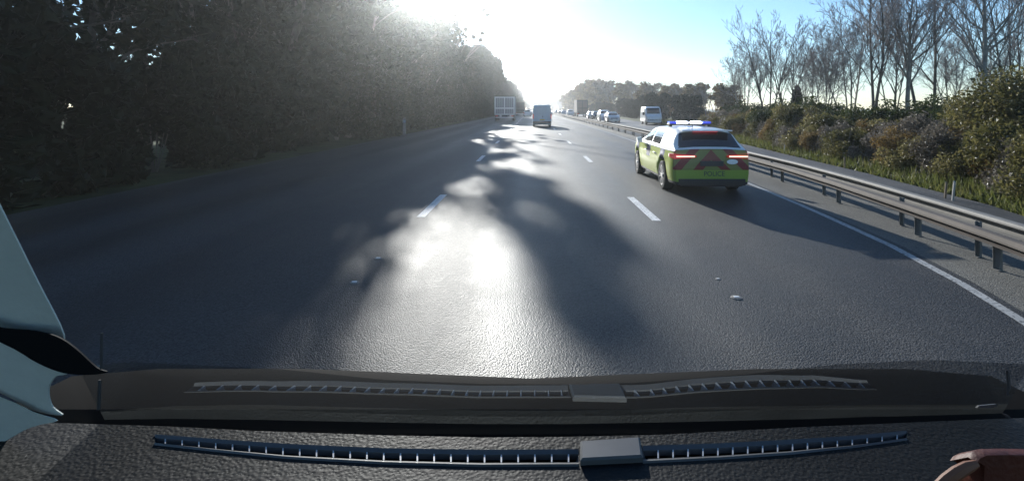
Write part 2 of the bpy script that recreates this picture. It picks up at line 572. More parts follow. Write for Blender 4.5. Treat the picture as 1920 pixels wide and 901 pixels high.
LINE = [(-20, 3.6), (2.5, 3.75), (4.0, 4.15), (4.56, 4.33), (5.5, 4.60), (7.05, 4.92), (9.5, 5.2), (12.8, 5.45), (20, 5.75), (40, 6.05), (120, 6.2), (900, 6.2)]
RAIL = [(-20, 4.3), (2.5, 4.7), (4.3, 5.08), (5.98, 5.44), (7.58, 5.72), (10.2, 6.12), (13.2, 6.47), (20, 6.85), (34, 7.12), (56, 7.25), (150, 7.35), (900, 7.4)]
EDGE = [(-20, 5.8), (3, 6.6), (6, 7.75), (10, 9.05), (15, 9.9), (21, 10.6), (40, 13.0), (60, 15.2), (100, 17.0), (300, 18.0), (900, 18.5)]
line_x = lambda y: lerp(y, LINE)
rail_x = lambda y: lerp(y, RAIL)
edge_x = lambda y: lerp(y, EDGE)
YS = [-20, -10, -5, 0, 1, 2, 3, 4, 4.56, 5, 5.5, 6, 7, 8, 9, 10, 11, 12, 13, 15, 17, 20, 24, 28, 34, 40, 48, 56, 70, 90, 120, 160, 220, 300, 450, 700, 900]

mb = MB()
n = 40
mb.grid([[(-1500 + 3000 * i / n, -200 + 2400 * j / n, -0.02) for i in range(n + 1)] for j in range(n + 1)])
tag(mb.build('ground', M['earth']), kind='structure')
g_sheet('road', lambda y: -9.4, lambda y: line_x(y) + 0.22, 0.0, M['road'], YS)
g_sheet('central_reservation', lambda y: line_x(y) + 0.222, lambda y: rail_x(y) + 1.25, 0.0, M['reserve'], YS)
g_sheet('opposite_carriageway', lambda y: rail_x(y) + 1.252, lambda y: max(edge_x(y), rail_x(y) + 1.4), 0.0, M['opposite'], YS)

# painted markings: one sheet of lines, 4 mm above the road
mb = MB()


def line_poly(x0f, x1f, ys, z=0.004):
    mb.grid([[(x0f(y), y, z), (x1f(y), y, z)] for y in ys])


for xc, cs in ((-1.95, 10.05), (2.12, 9.75)):
    for k in range(-1, 40):
        yc = cs + 9.45 * k
        line_poly(lambda y: xc - 0.075, lambda y: xc + 0.075, [yc - 1.15, yc + 1.15])
tag(mb.build('lane_markings', M['paint']), kind='structure')
mb = MB()
line_poly(lambda y: line_x(y) + .02, lambda y: line_x(y) + 0.125, YS)
tag(mb.build('edge_line', M['old_paint']), kind='structure')

# ------------------------------------------------------------------ the haze box
mb = MB().box(-420, 420, -60, 1000, -1.2, 27)
tag(mb.build('haze', M['haze']), kind='stuff')


# ------------------------------------------------------------------ central barrier
def barrier(name, off, z0, m, label, face, post_r):
    root = empty(name, (rail_x(10) + off, 10, 0))
    base = Vector((rail_x(10) + off, 10, 0))
    ys = [y for y in YS if y >= -5]
    # corrugated W section: (sideways, height), seen from the road on the -X side
    prof = [(0.03, 0.0), (-0.035, -.004), (-0.037, 0.007), (0.03, 0.012), (0.075, 0.03), (0.075, post_r - .06), (0.0, post_r - face - .004), (-0.036, post_r - face), (-0.036, post_r - face + .02), (-0.024, post_r - .006), (0.0, post_r), (0.085, post_r - .004), (0.085, 0.0)]
    rows = []
    yy = []
    for a, b in zip(ys[:-1], ys[1:]):
        k = 3
        yy += [a + (b - a) * i / k for i in range(k)]
    yy.append(ys[-1])
    for y in yy:
        x = rail_x(y) + off
        rows.append([Vector((x + a, y, z0 + b)) - base for a, b in prof])
    mb = MB().grid(rows, 0, True)
    mb.build('rail', m, root)
    return root, base


def posts(root, base, off, ys, h, w, m):
    for y in ys:
        x = rail_x(y) + off
        p = MB()
        # Z-section post: web and two flanges, foot plate
        p.box(x + 0.055, x + 0.063, y - w, y + w, 0, h)
        p.box(x + 0.055, x + 0.085, y - w - 0.006, y - w, 0, h)
        p.box(x + 0.033, x + 0.063, y + w, y + w + 0.006, 0, h)
        p.box(x + .02, x + 0.10, y - w - 0.02, y + w + 0.02, 0.002, 0.010)
        p.v = [tuple(Vector(q) - base) for q in p.v]
        p.build('post', m, root)


near_ys = [3.6, 4.75, 5.98, 7.58, 10.2, 13.2] + [16.4 + 3.2 * k for k in range(34)]
far_ys = [4.1, 5.2, 6.5, 8.24, 11.14, 14.2] + [17.6 + 3.2 * k for k in range(34)]
nb, base = barrier('crash_barrier', 0.0, 0.30, M['rusty_steel'], '', .075, 0.135)
posts(nb, base, 0.0, near_ys, 0.40, 0.032, M['steel'])
tag(nb, 'galvanised steel crash barrier with corrugated rail facing the white edge line', 'barrier', 'back to back barriers in the central reservation')
fb, base = barrier('crash_barrier', 0.42, 0.33, M['steel'], '', .05, 0.175)
posts(fb, base, 0.14, far_ys, 0.46, 0.018, M['steel'])
tag(fb, 'bright topped steel crash barrier behind the first rail, towards the oncoming traffic', 'barrier', 'back to back barriers in the central reservation')


# ------------------------------------------------------------------ road studs, marker posts
def stud(x, y, label, sc=0.75):
    o = MB()
    o.lathe([(0.0, 0.075), (0.012, 0.07), (0.02, 0.045), (0.022, 0.0)], 'Z', 16)
    root = o.build('road_stud', M['steel'])
    root.location = (x, y, 0.002)
    root.scale = (sc, sc, sc * .6)
    MB().box(-0.035, 0.035, -0.02, 0.02, 0.018, 0.03, ch=0.004).build('reflector', M['sticker'], root)
    tag(root, label, 'road stud', 'reflective studs along the lane lines')


stud(-1.94, 5.54, 'pale road stud near the bright leather-like patch of road, second closest to the dashboard'.replace('leather-like ', ''))
stud(-1.95, 6.43, 'dull road stud just short of the white dash, beyond the brighter stud')
stud(2.06, 5.1, 'flat pale stud on the lane line short of the police car shadow')
stud(2.08, 5.66, 'small dark stud on the lane line just beyond the flat pale one', 0.42)


def marker(x, y, h, m, label, w=0.045, lean=0.0, cap=None):
    mb = MB()
    mb.prism([(-w, -w * .6, 0), (w, -w * .6, 0), (w, w * .6, 0), (-w, w * .6, 0)], (0, 0, h * 0.94))
    mb.prism([(-w, -w * .6, h * .94), (w, -w * .6, h * .94), (w, w * .6, h), (-w, w * .6, h)], (0, 0, 0.01))
    o = mb.build('marker_post', m)
    o.location = (x, y, -0.02)
    o.rotation_euler = (0, lean, 0)
    if cap:
        MB().box(-w - .004, w + .004, -w * .6 - .004, w * .6 + .004, h * .72, h * .86).build('reflector', cap, o)
    tag(o, label, 'marker post', 'posts along the verges')
    return o


x, y = ground_at(758, 252); marker(x, y, 1.25, M['grey_post'], 'grey marker post in the shade under the dark trees', 0.09, cap=M['box_frame'])
for (px, py, hh, m, lab, ln) in ((1772, 371, 0.36, M['wood_post'], 'thin wooden stake leaning in the verge beside a paler stake', 0.08),
                                 (1786, 376, 0.42, M['white_post'], 'pale square stake at the edge of the grass under the bushes', 0.10),
                                 (1457, 281, 0.42, M['wood_post'], 'short brown stake just above the police car tail lamp', 0.05),
                                 (1471, 286, 0.36, M['white_post'], 'short whitish stake beside the brown one beyond the barrier', 0.0),
                                 (1584, 315, 0.38, M['wood_post'], 'lone brown stake below the bushes mid way along the verge', -0.03)):
    x, y = ground_at(px, py)
    marker(x, y, hh, m, lab, 0.02, ln)


# ------------------------------------------------------------------ vegetation
def leaf_cloud(centers, radii, counts, size, flat=0.8, rg=rng, squash=(1, 1, 1)):
    """many small leaf quads, in clumps"""
    V, Q = [], []
    tot = int(sum(counts))
    P = np.zeros((tot, 3)); k = 0
    for c, r, nn in zip(centers, radii, counts):
        d = rg.normal(size=(nn, 3)); d /= np.linalg.norm(d, axis=1)[:, None]
        rr = r * rg.random(nn) ** 0.45
        P[k:k + nn] = np.asarray(c) + d * rr[:, None] * np.asarray(squash)
        k += nn
    a = rg.normal(size=(tot, 3)); a /= np.linalg.norm(a, axis=1)[:, None]
    b = rg.normal(size=(tot, 3)); b -= a * (a * b).sum(1)[:, None]; b /= np.linalg.norm(b, axis=1)[:, None]
    s = size * (0.55 + 0.9 * rg.random(tot))[:, None]
    w = s * (0.35 + 0.3 * rg.random(tot))[:, None]
    cr = np.cross(a, b) * s * 0.18
    V = np.stack([P - a * s, P + b * w + cr, P + a * s, P - b * w + cr], axis=1).reshape(-1, 3)
    Q = np.arange(tot * 4).reshape(-1, 4)
    return V, Q


def branch_tree(mbk, rg, base, h, stems, spread, levels, r0, n_child=(5, 4, 3), up=0.5, len_k=0.5, twigs=None):
    """grows tapered limbs; returns limb tips"""
    tips = []

    def grow(p, d, L, r, lev):
        k = 4 if lev < 2 else 3
        pts = [p]; rad = [r]
        q = p.copy(); dd = d.copy()
        for i in range(k):
            dd = (dd + Vector(rg.normal(size=3)) * (0.07 if lev == 0 else 0.16) + Vector((0, 0, 1)) * (0.06 * up if lev else 0)).normalized()
            q = q + dd * (L / k)
            pts.append(q.copy()); rad.append(max(r * (1 - 0.8 * (i + 1) / k), 0.0075))
        tgt = mbk if lev < 2 or twigs is None else twigs
        tgt.tube(pts, rad, 6 if lev == 0 else (4 if lev < 2 else 3), 0, cap=False)
        if lev >= levels:
            tips.append(q)
            return
        nc = n_child[min(lev, len(n_child) - 1)]
        for c in range(nc):
            t = (0.30 if lev == 0 else 0.2) + (0.70 if lev == 0 else 0.78) * (c + rg.random()) / nc
            t = min(t, 0.98)
            f = t * k; i = int(f); i = min(i, k - 1)
            pp = pts[i].lerp(pts[i + 1], f - i)
            ax = dd.cross(Vector(rg.normal(size=3))).normalized()
            ang = (0.35 + 0.5 * rg.random()) * spread
            nd = (Matrix.Rotation(ang, 3, ax) @ (pts[i + 1] - pts[i]).normalized())
            nd = (nd + Vector((0, 0, 1)) * 0.35 * up).normalized()
            rr = rad[i] * (1 - (f - i)) + rad[i + 1] * (f - i)
            grow(pp, nd, L * len_k * (1.25 - 0.65 * t) * (0.8 + 0.4 * rg.random()), max(rr * 0.55, 0.008), lev + 1)
    for s in range(stems):
        a = 2 * math.pi * s / max(stems, 1) + rg.random()
        tilt = 0 if stems == 1 else 0.10 + 0.12 * rg.random()
        d = Vector((math.cos(a) * tilt, math.sin(a) * tilt, 1)).normalized()
        grow(Vector(base) + Vector((math.cos(a), math.sin(a), 0)) * (0.0 if stems == 1 else r0 * 0.9), d, h * (0.85 + 0.2 * rg.random()), r0 * (1 if stems == 1 else 0.75), 0)
    return tips


def leafy_tree(name, h, cw, low, leaves, lsize, m, seed, bark='bark'):
    rg = np.random.default_rng(seed)
    root = empty(name)
    tb = MB()
    tips = branch_tree(tb, rg, (0, 0, 0), h * 0.85, 1, 1.1, 2, 0.02 * h, (8, 3), 0.5, 0.42)
    tb.build('trunk', M[bark], root, True)
    cs, rs, ns = [], [], []
    ncl = 34
    for i in range(ncl):
        t = (i + rg.random()) / ncl
        z = h * (low + (1 - low) * t)
        prof = math.sin(math.pi * min(1, (0.16 + 0.84 * (1 - t)))) ** 0.6 if t > 0.15 else 0.8
        a = rg.random() * 2 * math.pi
        rr = cw * prof * math.sqrt(rg.random())
        cs.append((rr * math.cos(a), rr * math.sin(a), z))
        rs.append(cw * (0.28 + 0.22 * rg.random()))
        ns.append(int(leaves / ncl))
    for tp in tips[::2]:
        cs.append(tuple(tp)); rs.append(cw * 0.22); ns.append(max(8, int(leaves / ncl / 5)))
    V, Q = leaf_cloud(cs, rs, ns, lsize, rg=rg, squash=(1, 1, 0.8))
    raw('crown', V, Q, M[m], root)
    index_kids(root)
    return root


def bare_tree(name, h, stems, seed, m='bark', spread=0.9, dens=(9, 6, 4), levels=3, r=0.018, lk=0.42, up=0.8):
    rg = np.random.default_rng(seed)
    root = empty(name)
    tb, tw = MB(), MB()
    branch_tree(tb, rg, (0, 0, 0), h, stems, spread, levels, r * h, dens, up, lk, tw)
    tb.build('trunk', M[m], root, True)
    tw.build('crown', M['twig'], root)
    index_kids(root)
    return root


def bush(name, h, w, leaves, lsize, m, seed):
    rg = np.random.default_rng(seed)
    root = empty(name)
    tb = MB()
    for k in range(9):
        a = rg.random() * 6.28
        e = Vector((math.cos(a) * w * .6 * rg.random(), math.sin(a) * w * .6 * rg.random(), h * (0.7 + .3 * rg.random())))
        tb.tube([Vector((0.08 * math.cos(a), 0.08 * math.sin(a), 0)), e * 0.5 + Vector((0, 0, .1)), e], [0.025, 0.016, 0.006], 4, 0, False)
    tb.build('stem', M['bark'], root)
    cs, rs, ns = [], [], []
    for i in range(22):
        a = rg.random() * 6.28
        z = h * (0.08 + 0.85 * rg.random())
        rr = w * (0.9 - 0.55 * (z / h) ** 2) * math.sqrt(rg.random())
        cs.append((rr * math.cos(a), rr * math.sin(a), z)); rs.append(min(h, w) * (0.2 + 0.2 * rg.random())); ns.append(leaves // 22)
    V, Q = leaf_cloud(cs, rs, ns, lsize, rg=rg)
    V[:, 2] = np.maximum(V[:, 2], 0.01)
    raw('foliage', V, Q, M[m], root)
    index_kids(root)
    return root


used = {}


def place(proto, x, y, s=1.0, rz=None, label=None, cat=None, group=None, sz=None):
    if not used.get(proto.name):
        used[proto.name] = True
        o = proto
    else:
        o = copy_tree(proto)
    o.location = (x, y, -0.03)
    o.rotation_euler = (0, 0, rng.random() * 6.28 if rz is None else rz)
    o.scale = (s, s, sz if sz else s)
    tag(o, label, cat, group)
    return o


# -- the dark wood beside the near lane
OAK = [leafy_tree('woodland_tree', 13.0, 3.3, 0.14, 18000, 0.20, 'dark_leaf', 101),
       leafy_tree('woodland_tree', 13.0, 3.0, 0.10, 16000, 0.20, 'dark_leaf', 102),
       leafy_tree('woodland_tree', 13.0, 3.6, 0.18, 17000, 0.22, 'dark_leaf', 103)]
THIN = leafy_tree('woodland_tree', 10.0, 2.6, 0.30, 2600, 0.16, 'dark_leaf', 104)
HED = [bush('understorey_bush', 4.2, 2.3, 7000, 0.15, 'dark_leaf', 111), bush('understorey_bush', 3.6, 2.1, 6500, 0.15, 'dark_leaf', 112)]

WL = 'dense dark evergreen tree in the shaded wood beside the empty near lane'
WG = 'trees of the dark wood along the near verge'
yy = 8.0
k = 0
while yy < 25:
    place(THIN, -13.0 - rng.random() * 1.5, yy, 0.95 + 0.2 * rng.random(), None, 'thin crowned tree in the wood with specks of sky showing through its leaves', 'tree', WG)
    yy += 3.4
HT = [(25, 14.0), (54, 13.0), (58, 11.0), (62, 10.6), (74, 10.6), (78, 12), (86, 12.2), (104, 12.4), (112, 14.0), (127, 16.6), (150, 14.5), (175, 13.2), (250, 14.5), (400, 17), (520, 15)]
yy = 26.0
while yy < 480:
    hh = lerp(yy, HT) * (0.92 + 0.16 * rng.random())
    s = hh / 13.0
    lab = WL if yy < 110 else 'hazy tree of the wood far down the road, past the grey box lorry'
    place(OAK[k % 3], -13.6 + 1.4 * rng.random(), yy, s, None, lab, 'tree', WG)
    if yy < 130 and k % 2 == 0:
        place(OAK[(k + 1) % 3], -18.5 + 2 * rng.random(), yy + 2, s * 1.05, None, 'dark tree in the second row of the wood, half hidden by the front row', 'tree', WG)
    yy += 4.2 if yy < 140 else (8.0 if yy < 260 else 16)
    k += 1
for yy, s in ((58, 1.32), (62.5, 1.45), (68.5, 1.36), (73, 1.42), (92, 1.25), (101, 1.25)):
    place(THIN, -14.2 + 1.5 * rng.random(), yy, s, None, 'tall open crowned tree of the wood that lets dappled sun through to the road', 'tree', WG)
yy = 5.0
k = 0
while yy < 240:
    place(HED[k % 2], -11.4 - 0.9 * rng.random(), yy, (0.9 if yy > 24 else 0.84) + 0.3 * rng.random(), None, 'dark leafy bush filling the foot of the wood behind the near verge', 'bush', 'bushes at the foot of the dark wood')
    yy += 2.6 if yy < 60 else 7
    k += 1

for yy, s in ((60.5, 1.62), (66.0, 1.56), (70.8, 1.66)):
    place(THIN, -13.6, yy, s, None, 'slim open crowned tree of the wood between lower crowns, letting streaks of sun through', 'tree', WG).scale = (s * .5, s * .5, s)
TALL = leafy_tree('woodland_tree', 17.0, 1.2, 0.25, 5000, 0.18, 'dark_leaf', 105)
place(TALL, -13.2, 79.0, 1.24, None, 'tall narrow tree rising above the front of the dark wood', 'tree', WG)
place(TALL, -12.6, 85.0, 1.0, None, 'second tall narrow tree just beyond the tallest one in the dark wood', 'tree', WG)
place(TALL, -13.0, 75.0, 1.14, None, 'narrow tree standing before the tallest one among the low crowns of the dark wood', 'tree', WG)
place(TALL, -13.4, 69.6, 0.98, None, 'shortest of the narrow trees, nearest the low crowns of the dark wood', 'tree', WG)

# -- trees where the road vanishes
FAR = leafy_tree('far_tree', 12.0, 4.2, 0.06, 3500, 0.55, 'bush_brown', 131)
FARB = bare_tree('bare_far_tree', 10.0, 3, 132, 'bark', 1.0, (10, 6, 4), 3, 0.02, 0.45)
for i in range(10):
    px = 968 + i * 11.5
    y = 560 + 60 * rng.random()
    place(FAR, (px - CX) * y / F, y, 0.9 + 0.25 * rng.random(), None, 'pale hazy tree closing the view where the road vanishes', 'tree', 'hazy trees at the end of the road')
# -- line of hazy trees beyond the oncoming lanes: (px of the crown, top py, distance)
for i, (px, top, y) in enumerate([(1062, 178, 330), (1075, 172, 290), (1088, 165, 250), (1099, 158, 220), (1110, 152, 200), (1123, 152, 185), (1136, 154, 180), (1149, 149, 170), (1162, 151, 165),
                                  (1175, 155, 160), (1188, 151, 150), (1202, 152, 140), (1216, 157, 135), (1230, 156, 125), (1245, 156, 120), (1260, 160, 115), (1276, 158, 110),
                                  (1292, 161, 105), (1308, 158, 100), (1325, 160, 95), (1342, 162, 90), (1358, 160, 84)]):
    h = H + (CY - top) * y / F
    bare = i % 3 != 0 and i > 5
    pr = FARB if bare else FAR
    place(pr, (px - CX) * y / F, y, 1.0, None,
          'hazy bare tree in the line of trees beyond the oncoming lanes' if bare else 'hazy brown leaved tree in the line of trees beyond the oncoming lanes', 'tree', 'hazy trees beyond the oncoming lanes').scale = (h / 11.5 * 1.1, h / 11.5 * 1.1, h / (11.0 if bare else 12.4))
for i in range(16):
    y = 60 + i * 9 + 4 * rng.random()
    place(HED[i % 2], edge_x(y) + 3.2 + 2 * rng.random(), y, 0.85 + 0.3 * rng.random(), None, 'grey green bush at the foot of the hazy trees beyond the oncoming lanes', 'bush', 'bushes beyond the oncoming lanes')

# -- bare trees over the bank: prototypes first, then (px, top py, distance, prototype, label)
BT = [bare_tree('bare_tree', 9.0, 4, 141, 'bark', 0.95, (13, 8, 7), 3, 0.012, 0.36, 0.75),
      bare_tree('bare_tree', 10.0, 1, 142, 'pale_bark', 1.05, (22, 10, 8), 3, 0.015, 0.40, 0.75),
      bare_tree('bare_tree', 10.0, 2, 143, 'bark', 1.0, (17, 9, 8), 3, 0.013, 0.38, 0.75),
      bare_tree('bare_tree', 8.0, 5, 144, 'pale_bark', 1.1, (12, 9, 7), 3, 0.011, 0.40, 0.6)]
BTH = [9.4, 10.6, 10.6, 8.6]
for (px, top, y, t, lab) in [
    (1440, 42, 40, 0, 'bare many stemmed tree standing tallest just beyond the police car roof'),
    (1395, 95, 52, 3, 'low round bare tree, first of the bare row beyond the police car'),
    (1478, 50, 42, 0, 'bare forked tree close beside the tallest many stemmed one'),
    (1550, 75, 40, 3, 'broad bushy bare tree behind the little dark conifer'),
    (1640, -75, 31, 2, 'tall twin stemmed bare tree with dark crossing limbs above the hedge'),
    (1592, 20, 42, 3, 'fine twigged bare tree filling the gap before the tall twin stemmed tree'),
    (1705, -95, 30, 1, 'tall straight bare tree with one pale trunk and high side limbs'),
    (1738, -90, 31, 2, 'tall dark bare tree right behind the straight pale trunk'),
    (1780, 60, 42, 3, 'lower bare tree seen between two tall bare trunks'),
    (1845, -170, 24, 1, 'wide armed bare tree with a single trunk forking into bent limbs'),
    (1908, -70, 27, 0, 'bare tree at the edge of the view above the big olive bush'),
    (1675, 40, 50, 0, 'hazy bare tree further back behind the tall trunks'),
    (1520, 90, 55, 3, 'small pale bare tree far back behind the conifer'),
    (1870, 90, 40, 3, 'bushy bare tree behind the wide armed tree'),
]:
    h = H + (CY - top) * y / F
    s = h / BTH[t]
    place(BT[t], (px - CX) * y / F, y, s, None, lab, 'tree', 'bare winter trees beyond the oncoming lanes')

# little dark conifer
rg = np.random.default_rng(151)
cf = empty('conifer_tree', ((1495 - CX) * 44 / F, 44, 0))
MB().tube([(0, 0, 0), (0, 0, 3.9)], [0.09, 0.02], 6).build('trunk', M['bark'], cf)
cs, rs, ns = [], [], []
for i in range(26):
    t = i / 26
    a = i * 2.4
    r = 0.85 * (1 - t) + 0.08
    cs.append((r * .6 * math.cos(a), r * .6 * math.sin(a), 0.6 + 3.3 * t)); rs.append(r * .55 + .1); ns.append(90)
V, Q = leaf_cloud(cs, rs, ns, 0.12, rg=rg)
raw('crown', V, Q, M['conifer'], cf)
tag(cf, 'small dark conifer standing alone among the bare trees', 'tree')

# -- bushes on the far verge
BU = {'olive': bush('verge_bush', 1.9, 1.45, 8000, 0.055, 'bush_olive', 161), 'grey': bush('verge_bush', 1.5, 1.25, 8000, 0.045, 'bush_grey', 162),
      'dark': bush('verge_bush', 2.1, 1.7, 8000, 0.07, 'bush_dark', 163), 'brown': bush('verge_bush', 1.5, 1.2, 7000, 0.045, 'bush_brown', 164),
      'big': bush('verge_bush', 3.2, 2.0, 22000, 0.055, 'bush_olive', 165)}
LB = {'olive': 'olive green leafy bush in the thicket beyond the barrier', 'grey': 'greyish dry leaved bush in the thicket beyond the barrier',
      'dark': 'deep green bush at the back of the thicket beyond the barrier', 'brown': 'russet leaved bush in the thicket beyond the barrier'}
seq = ['grey', 'olive', 'brown', 'grey', 'olive', 'grey', 'brown', 'olive']
y = 6.0
i = 0
while y < 46:
    kd = seq[i % 8]
    d = 1.15 + 0.6 * rng.random()
    place(BU[kd], edge_x(y) + d, y, (0.62 + 0.2 * rng.random()), None, LB[kd], 'bush', 'bushes in the thicket beyond the barrier')
    kd = seq[(i * 3 + 2) % 8]
    place(BU[kd], edge_x(y) + d + 1.3, y + 0.5, (0.80 + 0.3 * rng.random()), None, LB[kd], 'bush', 'bushes in the thicket beyond the barrier')
    kd = 'dark' if i % 3 else 'olive'
    place(BU[kd], edge_x(y) + d + 3.2, y + 0.8, 0.85 + 0.25 * rng.random(), None, LB[kd], 'bush', 'bushes in the thicket beyond the barrier')
    y += 0.75 + y * 0.026
    i += 1
for (px, top, y, kd, lab) in ((1500, 190, 26, 'olive', 'rounded yellow olive bush standing above the thicket below the conifer'),
                              (1915, 128, 12.5, 'big', 'tall olive bush at the edge of the view under bare branches'),
                              (1990, 110, 11.5, 'big', 'tall olive bush cut by the edge of the view'),
                              (1858, 180, 15, 'big', 'tall olive bush behind the one under bare branches'),
                              (1440, 205, 30, 'dark', 'deep green bush standing above the thicket near the police car roof'),
                              (1765, 196, 24, 'dark', 'deep green bush standing dark above the thicket below the wide armed tree'),
                              (1815, 200, 20, 'dark', 'dark bush between the tall olive bushes and the thicket')):
    h = H + (CY - top) * y / F
    place(BU[kd], (px - CX) * y / F, y, h / {'olive': 1.9, 'big': 3.2, 'dark': 2.1}[kd], None, lab, 'bush', 'bushes in the thicket beyond the barrier')

# -- grass tufts along both verges (one mass nobody could count)
nb_ = 26000
yv = 4 + 60 * rng.random(nb_) ** 2.0
xe = np.interp(yv, [t[0] for t in EDGE], [t[1] for t in EDGE])
xv = xe + rng.random(nb_) ** 1.3 * 2.6 + 0.05
hv = (0.07 + 0.20 * rng.random(nb_) * np.clip((xv - xe) / 0.6, 0.3, 1.3)) * (1 + yv / 60)
a = rng.random(nb_) * 6.28
wv = 0.012 * (1 + yv / 14)
lx, ly = rng.normal(size=nb_) * 0.06, rng.normal(size=nb_) * 0.06
V = np.stack([np.stack([xv - np.cos(a) * wv, yv - np.sin(a) * wv, np.full(nb_, -0.02)], 1),
              np.stack([xv + np.cos(a) * wv, yv + np.sin(a) * wv, np.full(nb_, -0.02)], 1),
              np.stack([xv + lx, yv + ly, hv], 1)], 1).reshape(-1, 3)
tag(raw('verge_grass', V, np.arange(nb_ * 3).reshape(-1, 3), M['grass']), kind='stuff')


# ------------------------------------------------------------------ vehicles
def car_shape(L, ZT, WB, WR, zbelt=0.96, zb=0.20, wheels=((0.9, 0.34), (3.85, 0.34))):
    """body surface: section(y) gives the half section from under the sill to the roof's middle"""
    def section(y):
        zt, wb, wr = lerp(y, ZT), lerp(y, WB), lerp(y, WR)
        b = zb
        for yw, rw in wheels:
            d = abs(y - yw)
            if d < rw + 0.05:
                b = max(b, rw * 0.98 + math.sqrt(max((rw + 0.05) ** 2 - d * d, 0)) * 0.98)
        be = min(zbelt, zt - 0.03)
        ladder = [(0.0, b), (wb * .80, b), (wb * .965, b + .05), (wb * 1.0, max(b + .10, .46)), (wb * 1.0, max(b + .12, .64)), (wb * .985, max(b + .14, .80)),
                  (wb * .955, be), (wb * .925, be + .015), ((wb * .925 + wr) / 2 + .03, (be + zt) / 2), (wr + .03, zt - .075), (wr * .93, zt - .025), (wr * .5, zt - .004), (0.0, zt)]
        out = []
        zprev = -1
        for k, (x, z) in enumerate(ladder):
            z = min(z, zt - 0.0015 * (len(ladder) - 1 - k))
            z = max(z, zprev + 0.0008)
            zprev = z
            out.append((x, z))
        return out

    NR = 25

    def pt(y, j):
        """j 0..24 round from the left sill over the roof to the right"""
        s = section(y)
        jj = j if j <= 12 else 24 - j
        i = min(int(jj), 11)
        f = jj - i
        x = s[i][0] * (1 - f) + s[i + 1][0] * f
        z = s[i][1] * (1 - f) + s[i + 1][1] * f
        return Vector((-x if j <= 12 else x, y, z))

    def body(name, m, root, ys):
        mb = MB()
        mb.grid([[pt(y, j) for j in range(NR)] for y in ys])
        b0 = list(range(NR)); n0 = (len(ys) - 1) * NR
        mb.add([pt(ys[0], j) for j in range(NR)], [tuple(range(NR))])
        mb.add([pt(ys[-1], j) for j in range(NR)], [tuple(range(NR))])
        bm = bmesh.new()
        o = mb.build(name, m, root, True, 45)
        return o

    def patch(name, m, root, y0, y1, j0, j1, ny=6, nj=4, off=0.005, skew=(0, 0)):
        """panel lying just proud of the body between two stations and two heights; skew moves its upper corners along the car"""
        rows = []
        for a in range(ny + 1):
            row = []
            for b in range(nj + 1):
                t = b / nj
                y = (y0 + skew[0] * t) * (1 - a / ny) + (y1 + skew[1] * t) * (a / ny)
                j = j0 + (j1 - j0) * t
                p = pt(y, j)
                e = 0.01
                du = pt(y + e, j) - pt(y - e, j)
                dv = pt(y, min(j + .05, 24)) - pt(y, max(j - .05, 0))
                nn = du.cross(dv)
                nn = nn.normalized() if nn.length > 1e-12 else Vector((0, 0, 1))
                if nn.dot(p - Vector((0, y, 0.6))) < 0:
                    nn = -nn
                row.append(p + nn * off)
            rows.append(row)
        return MB().grid(rows).build(name, m, root, True)
    return body, patch, pt


def wheel(root, x, y, r, w, side, spokes=5):
    t = MB().lathe([(-w / 2, r * .70), (-w / 2, r * .93), (-w / 2 + .02, r), (w / 2 - .02, r), (w / 2, r * .93), (w / 2, r * .70)], 'X', 28)
    o = t.build('wheel', M['rubber'], root, True)
    o.location = (x, y, r)
    rm = MB()
    s = side
    f = w / 2 * s
    rm.lathe([(f * .9, r * .72), (f * 1.02, r * .70), (f * .95, r * .62), (f * .3, r * .6)], 'X', 28)
    for k in range(spokes):
        a = 2 * math.pi * k / spokes
        for da in (-.13, .13):
            c0, c1 = a + da * 1.8, a + da
            p = [Vector((f * .96, math.cos(c0 + e) * r * q, math.sin(c0 + e) * r * q)) for q, e in ((.12, -.25), (.66, -.06), (.66, .06), (.12, .25))]
            rm.prism(p, (-s * .02, 0, 0))
    rm.lathe([(f * .98, 0.0), (f * .98, r * .15), (f * .8, r * .17)], 'X', 14)
    rm.build('rim', M['rim'], o, True)
    MB().lathe([(f * .25, 0.0), (f * .25, r * .62)], 'X', 20).build('brake_disc', M['black'], o)
    return o


def text_mesh(name, s, size, m, parent, loc, rot):
    cu = bpy.data.curves.new(name, 'FONT')
    cu.body = s
    cu.size = size
    cu.extrude = 0.001
    cu.align_x = 'CENTER'
    cu.align_y = 'CENTER'
    t = bpy.data.objects.new(name + '_src', cu)
    C.objects.link(t)
    me = bpy.data.meshes.new_from_object(t.evaluated_get(bpy.context.evaluated_depsgraph_get()))
    bpy.data.objects.remove(t)
    me.materials.clear(); me.materials.append(m)
    o = bpy.data.objects.new(name, me)
    C.objects.link(o)
    o.parent = parent
    o.location = loc
    o.rotation_euler = rot
    return o


def station_list(L, marks):
    s = set(round(x, 3) for x in np.linspace(0, L, 44)) | set(marks)
    return sorted(s)


